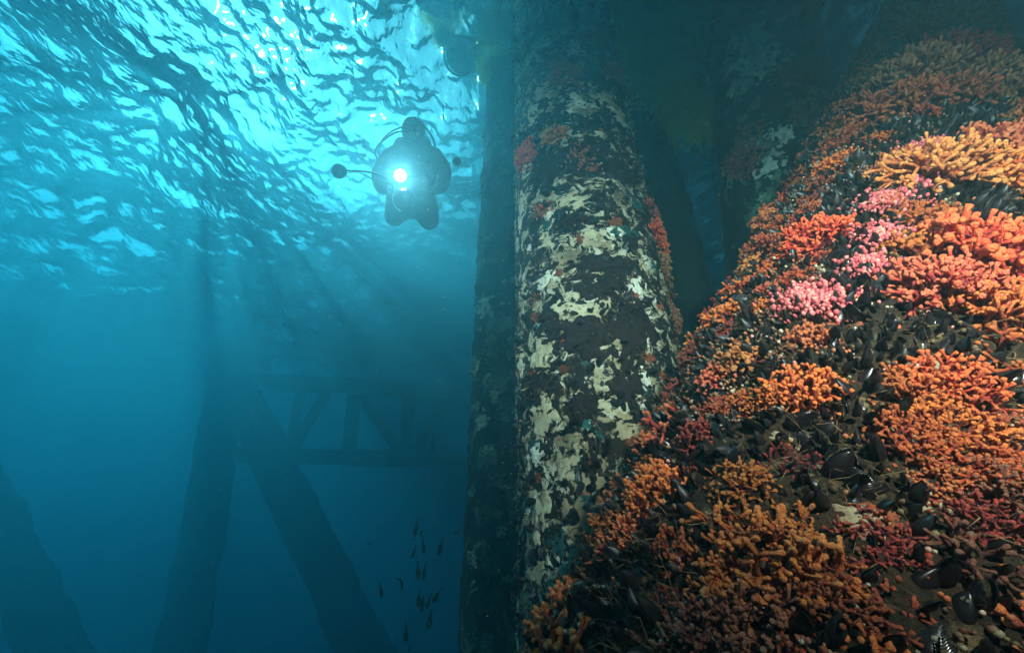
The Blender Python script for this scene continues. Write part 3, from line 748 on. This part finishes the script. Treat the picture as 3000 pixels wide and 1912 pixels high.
# small fry: brown hydroid fuzz and barnacle grit, beyond counting
fz = MB(); gr = MB()
for k in range(12000):
    t = R_(2.6, 7.5); a = R_(-.68, .68); loc, nr = None, None
    q0 = PL.a+PL.d*t+(PL.bv*math.cos(a/RL)+PL.sv*math.sin(a/RL))*RL; px, py, dp = pix(q0)
    if dp < .15 or not(-100 < px < 3100 and -100 < py < 2000): continue
    nr = PL.bv*math.cos(a/RL)+PL.sv*math.sin(a/RL); loc = q0+nr*R_(-.01, .02)
    cl = vnoise(np.array([[t*7, a*7, 3.3]]))[0]
    if cl > .45:
        for j in range(2):
            d = (nr + Vector((R_(-1, 1), R_(-1, 1), R_(-1, 1)))*.9).normalized(); L = R_(.015, .045); s_ = d.orthogonal().normalized()*.0007
            p1 = loc+d*L*.5+Vector((R_(-1, 1), R_(-1, 1), R_(-1, 1)))*.006; p2 = loc+d*L+Vector((R_(-1, 1), R_(-1, 1), R_(-1, 1)))*.012
            fz.add([loc-s_, loc+s_, p1+s_, p1-s_, p2], [(0, 1, 2, 3), (3, 2, 4)])
    elif cl < .33:
        mt = Matrix.LocRotScale(loc+nr*R_(0, .012), frame(nr, R_(0, 6), .5, Vector((R_(-1, 1), R_(-1, 1), R_(-1, 1)))), (R_(.0012, .003),)*3)
        gr.add([mt @ Vector(v) for v in BARN.v], BARN.f)
tag(fz.build('hydroid_fuzz', M_FUZZ, smooth=False), kind='stuff'); tag(gr.build('barnacle_grit', M_BARN), kind='stuff')

# colonies and mussels on the other piles
for pl, lst, kinds in (
  (PA, [(1700, 470, 40, 'b', 'brown bushy colony on the dark band across the mottled pile'), (1950, 620, 34, 'r', 'dull red tuft above the right edge colonies of the mottled pile'), (1870, 250, 30, 'b', 'brown tuft on the upper right edge of the mottled pile'), (1730, 120, 30, 'r', 'faint red tuft near the very top of the mottled pile'), (1560, 880, 26, 'b', 'small brown tuft on the left edge of the mottled pile'), (1660, 222, 46, 'r', 'dull red colony high on the mottled pile'), (1785, 215, 34, 'r', 'small red tuft near the upper right edge of the mottled pile'), (1545, 455, 48, 'o', 'orange fan colony on the left side of the mottled pile'),
        (1625, 400, 36, 'p', 'small pinkish colony above the orange fan colony on the mottled pile'), (1945, 700, 52, 'o', 'upper orange-brown colony on the right edge of the mottled pile'), (1950, 775, 50, 'b', 'middle brown colony on the right edge of the mottled pile'),
        (1985, 935, 46, 'b', 'round brown colony standing off the right edge of the mottled pile'), (1600, 605, 28, 'o', 'small orange tuft on the face of the mottled pile'), (1960, 1170, 40, 'b', 'lowest brown tuft on the right edge of the mottled pile'),
        (1840, 165, 28, 'r', 'small dark red tuft at the top right of the mottled pile'), (1975, 830, 34, 'b', 'small brown tuft between the right edge colonies of the mottled pile')], 'colonies on the mottled pile'),
  (PC, [(2180, 470, 46, 'r', 'upper dark red colony on the dim crusted pile'), (2320, 230, 34, 'r', 'small red tuft high on the dim crusted pile'), (2200, 400, 32, 'b', 'small brown colony on the dim crusted pile'), (2360, 340, 36, 'b', 'brown colony on the right edge of the dim crusted pile')], 'colonies on the dim crusted pile')):
    for x, y, r, tone, lab in lst:
        t, ph, dist = pl.hit(x, y); loc, nr = pl.at(t, ph, -.01); rad = r*1.3*dist*.93/F
        o = place('bryozoan_colony', random.choice(MESH[tone, 'big' if r > 40 else 'small']), loc, frame(nr, R_(0, 6.28)), (rad, rad, rad*.75)); tag(o, lab, 'bryozoan', kinds)
ms = MB()
for pl, n, xr in ((PA, 800, (1490, 2010)), (PC, 120, (2080, 2440)), (PD, 60, (1370, 1500))):
    for k in range(n):
        x, y = R_(*xr), R_(-30, 1880); 
        if vnoise(np.array([[x/70., y/60., 1.5]]))[0] < .42: continue
        t, ph, dist = pl.hit(x, y); loc, nr = pl.at(t, ph, -.002); L = R_(.022, .045)
        mt = Matrix.LocRotScale(loc, frame(nr, R_(0, 6.28), R_(.6, 2.2), Vector((R_(-1, 1), R_(-1, 1), R_(-1, 1))).normalized()), (L,)*3); me = MUS[0]
        ms.add([mt @ v.co for v in me.vertices], [tuple(p.vertices) for p in me.polygons])
tag(ms.build('mussel_cover', M_MUS2), kind='stuff')
NA = MB()
for k in range(5200):
    t = R_(PA.len*.45, PA.len*.97); ph = R_(-1.5, 1.5)
    if vnoise(np.array([[t*6, ph*4, 9.1]]))[0] < .4: continue
    loc, nr = PA.at(t, ph, .001); q = R_(.0022, .0065)
    for j in range(random.choice((1, 1, 2, 3))): ball_mb(NA, loc+Vector((R_(-1, 1), R_(-1, 1), R_(-1, 1)))*q*1.4, q, q, q*.9, 6, 4, None, R_(0, 1))
m, nt, bs = mat_new('crust_grit'); at = nt.nodes.new('ShaderNodeAttribute'); at.attribute_name = 'tint'
nt.links.new(ramp(nt, [(0, (.015, .012, .01)), (.45, (.05, .035, .022)), (.6, (.16, .12, .07)), (.75, (.35, .3, .2)), (.88, (.16, .04, .02)), (1, (.02, .02, .018))], at.outputs['Fac']), bs.inputs['Base Color']); bs.inputs['Roughness'].default_value = .8
tag(NA.build('crust_grit', m), kind='stuff')
# shaggy turf along the piles' outlines
tf = MB()
for pl, n in ((PA, 5200), (PC, 1800), (PD, 1500)):
    for k in range(n):
        t = R_(pl.len*.35, pl.len*.98); ph = R_(-1.75, 1.75); nr = pl.bv*math.cos(ph)+pl.sv*math.sin(ph); loc = pl.a+pl.d*t+nr*(pl.R-.004)
        if vnoise(np.array([[t*5, ph*3, pl.seed]]))[0] < .5: continue
        d = (nr*1.2 + Vector((R_(-1, 1), R_(-1, 1), R_(-1, 1)))).normalized(); L = R_(.015, .05); s_ = d.cross(pl.d).normalized()*R_(.001, .003)
        p1 = loc+d*L*.6; p2 = loc+d*L+Vector((0, 0, -.012))
        tf.add([loc-s_, loc+s_, p1+s_*1.3, p1-s_*1.3, p2+s_*.5, p2-s_*.5], [(0, 1, 2, 3), (3, 2, 4, 5)])
tag(tf.build('turf_fringe', M_FUZZ, smooth=False), kind='stuff')

# ------------------------------------------------------------------ weed hanging near the surface
def weed_mesh(name, mat, n, seed, width=.010, droop=.6, segs=5):
    rg = random.Random(seed); mb = MB()
    for i in range(n):
        th = rg.uniform(0, 6.283); el = rg.uniform(.1, 1.5); d = Vector((math.sin(el)*math.cos(th), math.sin(el)*math.sin(th), math.cos(el)))
        p = Vector((rg.gauss(0, .22), rg.gauss(0, .22), rg.gauss(0, .22))); s_ = d.orthogonal().normalized(); s_ = Matrix.Rotation(rg.uniform(0, 6.28), 3, d) @ s_
        L = rg.uniform(.45, 1.0); V = []; Fc = []
        for j in range(segs+1):
            w = width*(1-.75*j/segs); V += [p-s_*w, p+s_*w]
            d = (d + Vector((rg.gauss(0, .22), rg.gauss(0, .22), rg.gauss(0, .2)-droop*.25))).normalized(); p = p+d*L/segs
        Fc = [(2*j, 2*j+1, 2*j+3, 2*j+2) for j in range(segs)]; mb.add(V, Fc)
    return mb.mesh(name, mat, False)
WM = [weed_mesh('weed', M_WEED, 2400, i, .013) for i in range(3)]; WY = weed_mesh('weed_yellow', M_WEED_Y, 500, 9, .014, .3)
def weed(px, py, depth, r, me, label, stretch=1.0, grp='olive weed near the surface'):
    o = link('seaweed_tuft', me); o.location = P(px, py, depth); o.rotation_euler = (R_(-.3, .3), R_(-.3, .3), R_(0, 6.28)); o.scale = (r, r, r*stretch); tag(o, label, 'seaweed', grp)
weed(1290, 30, 5.2, .30, WM[0], 'pale olive weed curtain hanging at the top left of the piles', 1.6)
weed(1300, 110, 5.1, .17, WM[1], 'lower end of the pale olive weed curtain, above a dark round end', 1.3)
weed(1258, 48, 5.2, .12, WY, 'small yellow weed tuft sticking out left of the olive curtain')
weed(1412, 132, 4.9, .17, WY, 'bright yellow weed tuft left of the mottled pile top')
weed(1470, 110, 4.55, .30, WM[2], 'olive weed sheath on the shaded pile below the surface', 1.6)
weed(1458, 215, 4.3, .24, WM[0], 'tattered lower rim of the weed sheath on the shaded pile', 1.2)
for i, (a, b, c, lab) in enumerate(((1830, 60, .30, 'broad dim olive weed clump right of the mottled pile top'), (1900, 20, .4, 'brightest olive weed clump at the top edge between the piles'), (1880, 200, .36, 'dim weed clump half-way down the dark pile'),
     (1990, 120, .32, 'faint weed clump at the right of the dark pile'), (1950, 300, .34, 'drooping weed clump on the dark pile'), (2060, 340, .26, 'drooping weed fan left of the dim crusted pile'), (2070, 60, .3, 'faint weed at the top edge above the dim crusted pile'),
     (1920, 400, .22, 'lowest faint weed wisp on the dark pile'), (2270, 40, .24, 'small yellow-green weed at the top edge left of the leaning pile'))):
    weed(a, b, 3.55 if i != 8 else 4.6, c*.95, WM[i % 3], lab, 1.5)
# stub of a sawn-off timber hanging beside the shaded pile
st = P(1345, 165, 5.3); e = empty('timber_stub', st); tag(e, 'dark sawn-off timber end hanging beside the olive weed curtain', 'timber')
mb = MB(); dd = Vector((.35, .5, 1)).normalized(); pts = [dd*x for x in (0, .04, .3, .8, 1.4, 2.0)]; mb.tube(pts, [.17, .2, .21, .2, .21, .2], 16); mb.build('shaft', M_PILE_F, e)
mb = MB(); pts = [dd*.02+Matrix.Rotation(a*math.pi/8, 3, dd) @ (dd.orthogonal().normalized()*.215) for a in range(17)]; mb.tube(pts, [.018]*17, 6); mb.build('iron_band', M_RUB, e)

# ------------------------------------------------------------------ diver
DD = 3.9
ORG = P(1205, 520, DD)
def Q(px, py, dz=0.0): return P(px, py, DD+dz)-ORG          # joints relative to the diver's chest, dz = further from the camera
def skin(name, joints, edges, parent, mat, sub=2):
    me = bpy.data.meshes.new(name); me.from_pydata([j[0] for j in joints], edges, []); me.materials.append(mat)
    o = link(name, me, parent)
    s = o.modifiers.new("skin", "SKIN")
    for i, j in enumerate(joints):
        r = j[1]; me.skin_vertices[0].data[i].radius = r if hasattr(r, '__len__') else (r, r)
    me.skin_vertices[0].data[0].use_root = True
    s.use_smooth_shade = True
    ss = o.modifiers.new('sub', 'SUBSURF'); ss.levels = sub; ss.render_levels = sub
    return o
dv = empty('person', ORG); tag(dv, 'scuba diver in black suit facing the camera with a bright torch, knees bent behind', 'person')
J = [(Q(1208, 585, .05), .19), (Q(1206, 540), .20), (Q(1206, 490), .20), (Q(1207, 445), .155), (Q(1207, 418), .085), (Q(1206, 392), .085), (Q(1206, 368), .075),
     (Q(1143, 468), .10), (Q(1112, 505, -.08), .085), (Q(1118, 548, -.22), .075), (Q(1142, 556, -.38), .042),
     (Q(1272, 462), .10), (Q(1300, 503, -.08), .085), (Q(1292, 545, -.22), .075), (Q(1262, 556, -.38), .042),
     (Q(1163, 612, .02), .125), (Q(1153, 642, .05), .095), (Q(1152, 635, .42), .06), (Q(1150, 615, .62), .05),
     (Q(1250, 615, .02), .13), (Q(1260, 656, .05), .098), (Q(1258, 640, .42), .06), (Q(1262, 618, .62), .05)]
Ed = [(0, 1), (1, 2), (2, 3), (3, 4), (4, 5), (5, 6), (3, 7), (7, 8), (8, 9), (9, 10), (3, 11), (11, 12), (12, 13), (13, 14), (0, 15), (15, 16), (16, 17), (17, 18), (0, 19), (19, 20), (20, 21), (21, 22)]
skin('body', J, Ed, dv, M_SUIT)
FWD = -P(1205, 520, 1).normalized(); RT = Vector((1, 0, 0)); UPv = FWD.cross(RT).normalized()
if UPv.z < 0: UPv = -UPv
MR = Matrix((RT, UPv, FWD)).transposed()            # local x right, y up, z towards the camera
def lq(x, y, z, base): return base + RT*x + UPv*y + FWD*z
hd = Q(1206, 385)
mb = MB(); ball_mb(mb, hd+FWD*.0, .092, .122, .105, 20, 14, MR); mb.build('hood', M_SUIT, dv)
mb = MB(); ball_mb(mb, hd+FWD*.045-UPv*.01, .068, .092, .075, 16, 12, MR)
ball_mb(mb, lq(0, -.012, .125, hd), .016, .026, .02, 10, 6, MR)
for s in (-1, 1): ball_mb(mb, lq(s*.032, .018, .112, hd), .014, .009, .01, 10, 6, MR)
mb.build('face', M_SKIN, dv)
mb = MB(); box_mb(mb, lq(0, .018, .125, hd), .078, .042, .022, MR)
msk = mb.build('mask', M_RUB, dv); bv = msk.modifiers.new('b', 'BEVEL'); bv.width = .014; bv.segments = 3
for s in (-1, 1): mb = MB(); box_mb(mb, lq(s*.037, .018, .1485, hd), .031, .03, .003, MR); mb.build('mask_lens', M_GLASS, msk)
mb = MB(); mb.tube([lq(0, -.052, .10, hd), lq(0, -.055, .15, hd), lq(0, -.055, .175, hd), lq(0, -.055, .18, hd)], [.03, .042, .036, .02], 16)
mb.tube([lq(-.05, -.06, .14, hd), lq(.05, -.06, .14, hd)], [.014, .014], 10); mb.build('regulator', M_RUB, dv)
def curve_tube(name, pts, r, parent, mat, n=18):
    pts = [Vector(p) for p in pts]; out_ = []
    for i in range(n+1):                              # Catmull-Rom
        u = i/n*(len(pts)-1); k = min(int(u), len(pts)-2); f = u-k
        p0, p1, p2, p3 = pts[max(k-1, 0)], pts[k], pts[k+1], pts[min(k+2, len(pts)-1)]
        out_.append(.5*((2*p1)+(p2-p0)*f+(2*p0-5*p1+4*p2-p3)*f*f+(3*p1-p0-3*p2+p3)*f**3))
    mb = MB(); mb.tube(out_, [r]*len(out_), 8); return mb.build(name, mat, parent)
curve_tube('hose', [Q(1205, 398, -.14), Q(1172, 385, 0), Q(1135, 402, .1), Q(1106, 430, .05), Q(1100, 452, 0), Q(1112, 475, -.06)], .0085, dv, M_RUB)
curve_tube('hose', [Q(1178, 372, .14), Q(1150, 384, .12), Q(1122, 408, .08), Q(1110, 440, .02), Q(1113, 470, -.05)], .007, dv, M_RUB)
curve_tube('hose', [Q(1232, 366, .14), Q(1250, 378, .1), Q(1266, 403, .04), Q(1275, 432, -.03)], .010, dv, M_RUB)
mb = MB(); mb.tube([Q(1222, 352, .17), Q(1221, 362, .19), Q(1217, 420, .24), Q(1212, 560, .30), Q(1212, 570, .30)], [.03, .085, .092, .092, .05], 20); tk = mb.build('tank', M_TANK, dv)
mb = MB(); mb.tube([Q(1216, 350, .16), Q(1216, 344, .16)], [.022, .018], 10); mb.tube([Q(1206, 352, .16), Q(1230, 352, .16)], [.014, .014], 8); mb.build('tank_valve', M_TANK, tk)
# buoyancy vest: collar and inflated sides over the suit
skin('vest', [(Q(1208, 572, .02), .235), (Q(1207, 515, .0), .25), (Q(1207, 465, .0), .21), (Q(1177, 432, .0), .095), (Q(1172, 410, .06), .06), (Q(1241, 430, .0), .095), (Q(1246, 404, .06), .06)],
     [(0, 1), (1, 2), (2, 3), (3, 4), (2, 5), (5, 6)], dv, M_SUIT)
mb = MB(); box_mb(mb, Q(1207, 524, -.235), .14, .018, .006, MR); mb.build('chest_strap', M_RUB, dv, False)
mb = MB(); mb.tube([Q(1207, 608, -.05), Q(1206, 616, -.06), Q(1206, 624, -.06)], [.016, .02, .018], 8); mb.build('gauge', M_RUB, dv)
mb = MB(); mb.add([Q(1275, 516, -.335), Q(1280, 504, -.325), Q(1283, 507, -.325), Q(1288, 521, -.32), Q(1283, 526, -.325), Q(1284, 532, -.33), Q(1279, 539, -.335), Q(1276, 530, -.335)], [(0, 1, 2, 3, 4, 5, 6, 7)])
pb = mb.build('sleeve_patch', M_FLEX, dv, False); sd = pb.modifiers.new('s', 'SOLIDIFY'); sd.thickness = .004
for s, x0, y0 in ((-1, 1150, 612), (1, 1268, 612)):
    b0 = Q(x0, y0, .60); mb = MB(); V = []
    for k in range(7):
        u = k/6; w = .055+.06*u; c = b0 - FWD*(.62*u) + UPv*(.05*u-.02) + RT*s*.03*u
        V += [c-RT*w+UPv*.012*(1-u), c+RT*w+UPv*.012*(1-u), c+RT*w-UPv*.012*(1-u)-UPv*.003, c-RT*w-UPv*.012*(1-u)-UPv*.003]
    Fc = []
    for k in range(6):
        for j in range(4): Fc.append((k*4+j, k*4+(j+1) % 4, k*4+4+(j+1) % 4, k*4+4+j))
    Fc += [(0, 3, 2, 1), (24, 25, 26, 27)]; mb.add(V, Fc); mb.build('fin', M_RUB, dv, False)
def glove(wrist, grip, s):
    d = (grip-wrist).normalized(); side = RT*s
    palm = wrist+d*.055
    js = [(wrist, .03), (palm, (.036, .022)), (wrist+d*.085, (.036, .018))]; ed = [(0, 1), (1, 2)]
    o = skin('glove', js, ed, dv, M_RUB, 2)
    for k in range(4):
        off = UPv*(.03-.02*k); L = (.06, .07, .066, .05)[k]
        p0 = wrist+d*.085+off; p1 = p0+d*L*.45-side*.004; p2 = p1+(d*.3-side*.9).normalized()*L*.35; p3 = p2+(-d*.6-side*.6).normalized()*L*.3
        mb = MB(); mb.tube([p0, p1, p2, p3], [.011, .0105, .0098, .007], 8); mb.build('finger', M_RUB, o)
    p0 = wrist+d*.04+UPv*.025; mb = MB(); mb.tube([p0, p0+(UPv*.7-side*.5+d*.4)*.03, p0+(UPv*.5-side+d*.7)*.05], [.013, .012, .008], 8); mb.build('thumb', M_RUB, o)
glove(Q(1142, 556, -.40), Q(1156, 556, -.52), -1); glove(Q(1262, 556, -.40), Q(1248, 556, -.52), 1)

# camera rig held in both hands
rig = empty('underwater_camera', Q(1202, 560, -.5)+ORG); ro = ORG-rig.location
tag(rig, 'dark camera housing with round dome port and two long lamp arms held by the diver', 'camera')
def RQ(px, py, dz=0): return Q(px, py, dz)+ro
mb = MB(); box_mb(mb, RQ(1203, 556, -.5), .15, .10, .07, MR); hb = mb.build('housing', M_GREY, rig); b = hb.modifiers.new('b', 'BEVEL'); b.width = .025; b.segments = 3
mb = MB(); c = RQ(1185, 585, -.60)
for i, (r, z) in enumerate(((.085, 0),)): mb.tube([c-FWD*.05, c, c+FWD*.012], [.08, .088, .086], 28)
mb.build('dome_ring', M_FLEX if False else M_GREY, rig)
mb = MB(); ball_mb(mb, c+FWD*.01, .08, .08, .05, 24, 12, MR); mb.build('dome_port', M_GLASS, rig)
mb = MB(); pts = [c+FWD*.018+RT*.088*math.cos(a)+UPv*.088*math.sin(a) for a in [math.radians(150+k*8) for k in range(13)]]; mb.tube(pts, [.0035]*13, 6); mb.build('painted_ring_glint', M_FLEX, rig)  # pale arc stands in for a glint on part of the dome ring
for s, wx in ((-1, 1158), (1, 1247)):
    mb = MB(); mb.tube([RQ(wx, 538, -.5), RQ(wx-s*-2, 556, -.51), RQ(wx, 576, -.5)], [.014, .017, .014], 10); mb.build('handle', M_GREY, rig)
curve_tube('lamp_arm', [RQ(1158, 538, -.5), RQ(1110, 512, -.45), RQ(1065, 502, -.4), RQ(1012, 500, -.36)], .007, rig, M_GREY)
curve_tube('sync_cord', [RQ(1158, 545, -.5), RQ(1095, 525, -.42), RQ(1052, 505, -.4), RQ(1020, 506, -.37)], .004, rig, M_RUB)
curve_tube('lamp_arm', [RQ(1247, 538, -.5), RQ(1290, 500, -.42), RQ(1318, 478, -.35)], .008, rig, M_GREY)
for nm, x, y, dz, r in (('flash_head', 994, 502, -.36, .058), ('flash_head', 1338, 473, -.3, .034)):
    mb = MB(); c = RQ(x, y, dz); mb.tube([c-FWD*.10, c-FWD*.09, c, c+FWD*.03, c+FWD*.034], [r*.7, r*.9, r, r*1.02, r*.9], 20); h = mb.build(nm, M_GREY, rig)
    mb = MB(); mb.tube([c+FWD*.0345, c+FWD*.038], [r*.8, r*.7], 20); mb.build('lens', M_GLASS, h)
# torch: body, lit lens, and its beam
tr = empty('dive_torch', Q(1173, 514, -.62)+ORG); tag(tr, 'lit dive torch shining straight at the camera from the diver\'s chest', 'torch')
mb = MB(); mb.tube([-FWD*.13, -FWD*.05, -FWD*.04, FWD*0], [.018, .024, .042, .046], 16); mb.build('torch_body', M_GREY, tr)
mb = MB(); mb.tube([FWD*.001, FWD*.004], [.041, .039], 20); mb.build('torch_lens', M_LENS, tr)
tl = bpy.data.lights.new('torch_beam', 'SPOT'); tl.energy = TORCH; tl.spot_size = math.radians(100); tl.spot_blend = 1; tl.shadow_soft_size = .03; tl.color = (.9, 1, .97)
to = link('torch_beam', tl, tr); to.location = FWD*.045; to.rotation_euler = FWD.to_track_quat('Z', 'Y').to_euler(); to.rotation_euler = (-(-FWD)).to_track_quat('Z', 'Y').to_euler()
to.rotation_euler = (-FWD).to_track_quat('Z', 'Y').to_euler()

# the diver is of ordinary height: 0.8 of the modelling size, 3.1 m off
for e in (dv, rig, tr): e.scale = (.8,)*3; e.location = e.location*.8
# ------------------------------------------------------------------ fish
def fish_mesh(seed, bend=0.0):
    mb = MB(); n = 12; pts = []; V = []; Fc = []
    def ax(u): return Vector((bend*math.sin(u*2.4)*.5, 0, .5-u))
    for i in range(n+1):
        u = i/n; c = ax(u); h = .165*math.sin(math.pi*min(1, u**.62*.96+.02))**.85*(1-.25*u); w = h*.5
        for k in range(10): a = 6.2832*k/10; V.append(c+Vector((w*math.cos(a), h*math.sin(a), 0)))
    for i in range(n):
        for k in range(10): Fc.append((i*10+k, i*10+(k+1) % 10, (i+1)*10+(k+1) % 10, (i+1)*10+k))
    Fc += [tuple(range(10))[::-1], tuple(n*10+k for k in range(10))]; mb.add(V, Fc)
    c = ax(1.0); mb.add([c+Vector((.006, .015, .05)), c+Vector((.006, .12, -.14)), c+Vector((.006, 0, -.06)), c+Vector((.006, -.12, -.14)), c+Vector((.006, -.015, .05)),
                         c+Vector((-.006, .015, .05)), c+Vector((-.006, .12, -.14)), c+Vector((-.006, 0, -.06)), c+Vector((-.006, -.12, -.14)), c+Vector((-.006, -.015, .05))],
                        [(0, 1, 2), (0, 2, 4), (4, 2, 3), (5, 7, 6), (5, 9, 7), (9, 8, 7), (0, 5, 6, 1), (1, 6, 7, 2), (2, 7, 8, 3), (3, 8, 9, 4)])
    d = [ax(u)+Vector((0, .14, 0)) for u in (.25, .7)]
    mb.add([d[0]+Vector((.003, -.01, 0)), (d[0]+d[1])/2+Vector((.003, .06, -.02)), d[1]+Vector((.003, -.06, 0)), d[0]+Vector((-.003, -.01, 0)), (d[0]+d[1])/2+Vector((-.003, .06, -.02)), d[1]+Vector((-.003, -.06, 0))],
           [(0, 1, 2), (3, 5, 4), (0, 3, 4, 1), (1, 4, 5, 2)])
    for s in (-1, 1):
        p = ax(.3)+Vector((s*.07, -.03, 0)); mb.add([p, p+Vector((s*.05, -.02, -.12)), p+Vector((s*.02, -.05, -.1))], [(0, 1, 2)])
    return mb.mesh('fish', M_FISH)
FM = [fish_mesh(0), fish_mesh(1, .18), fish_mesh(2, -.3), fish_mesh(3, 1.1)]
FISH = [(1220, 1545, 58, -12, 0, 'uppermost large fish of the small school left of the piles'), (1236, 1556, 30, -35, 0, 'tiny fish beside the uppermost large one'), (1211, 1617, 44, -18, 1, 'slanting fish at the left of the upper group'),
        (1240, 1598, 58, 3, 0, 'straight upright fish in the middle of the upper group'), (1290, 1602, 58, -12, 0, 'lone fish nearest the shaded pile in the upper group'), (1341, 1557, 30, -60, 0, 'small fish nosing the edge of the shaded pile'),
        (1225, 1673, 56, 0, 0, 'left one of the close upright pair of fish'), (1243, 1674, 60, -5, 0, 'right one of the close upright pair of fish'), (1114, 1730, 44, 8, 1, 'leftmost fish, slightly curled'),
        (1166, 1716, 40, 40, 3, 'sharply curled dark fish left of the lower trio'), (1227, 1755, 54, 0, 0, 'left fish of the lower trio'), (1237, 1770, 50, -10, 1, 'middle fish of the lower trio'), (1256, 1762, 46, -14, 0, 'right fish of the lower trio'),
        (1281, 1744, 56, -32, 2, 'paler greenish fish right of the lower trio'), (1258, 1816, 64, -10, 0, 'large fish below the lower trio'), (1186, 1852, 66, 2, 1, 'lowest fish of the school near the bottom edge'),
        (1215, 1576, 16, -70, 0, 'faint speck of a fish between the upper ones'), (1082, 1590, 18, -80, 0, 'faint distant fish far left of the school'), (1201, 1898, 18, -20, 0, 'faint fish on the bottom edge')]
for x, y, L, a, k, lab in FISH:
    dpt = 3.3; o = link('fish', FM[k]); o.location = P(x, y, dpt); s = .88*L*dpt/F
    q = cam.rotation_euler.to_quaternion() @ Quaternion((0, 0, 1), math.radians(a)) @ Quaternion((1, 0, 0), math.radians(-90)) @ Quaternion((0, 0, 1), R_(-.35, .35)+1.2)
    o.rotation_mode = 'QUATERNION'; o.rotation_quaternion = q @ Quaternion((1, 0, 0), R_(-.1, .1)+math.pi); o.scale = (s*1.0,)*3; tag(o, lab, 'fish', 'school of small dark fish')

# ------------------------------------------------------------------ bubbles and drifting specks
bb = MB()
def bubble(p, r): ball_mb(bb, p, r, r, r*.75, 6, 4)
for k in range(230):
    u = random.random(); y = 820+430*u; x = 830-90*u+random.gauss(0, 26-14*u)
    if R_(0, 1) < .35: x, y = 805+random.gauss(0, 30), 985+random.gauss(0, 28)
    bubble(P(x, y, R_(4.6, 5.4)), R_(.003, .010))
for x, y in ((647, 1432), (652, 1450), (659, 1452), (608, 1464), (640, 1546), (624, 1648), (626, 1745), (632, 1470), (588, 1240), (600, 1283), (700, 1300), (755, 1210)): bubble(P(x, y, 4.6), R_(.006, .011))
for k in range(1100): bubble(P(R_(0, 1500), R_(0, 1900), R_(1.0, 4.5)), R_(.0008, .0022))
for k in range(60): bubble(P(1173+random.gauss(0, 60), 515+random.gauss(0, 55), R_(2.2, 3.1)), R_(.0015, .003))
tag(bb.build('bubbles', M_SILV), kind='stuff')
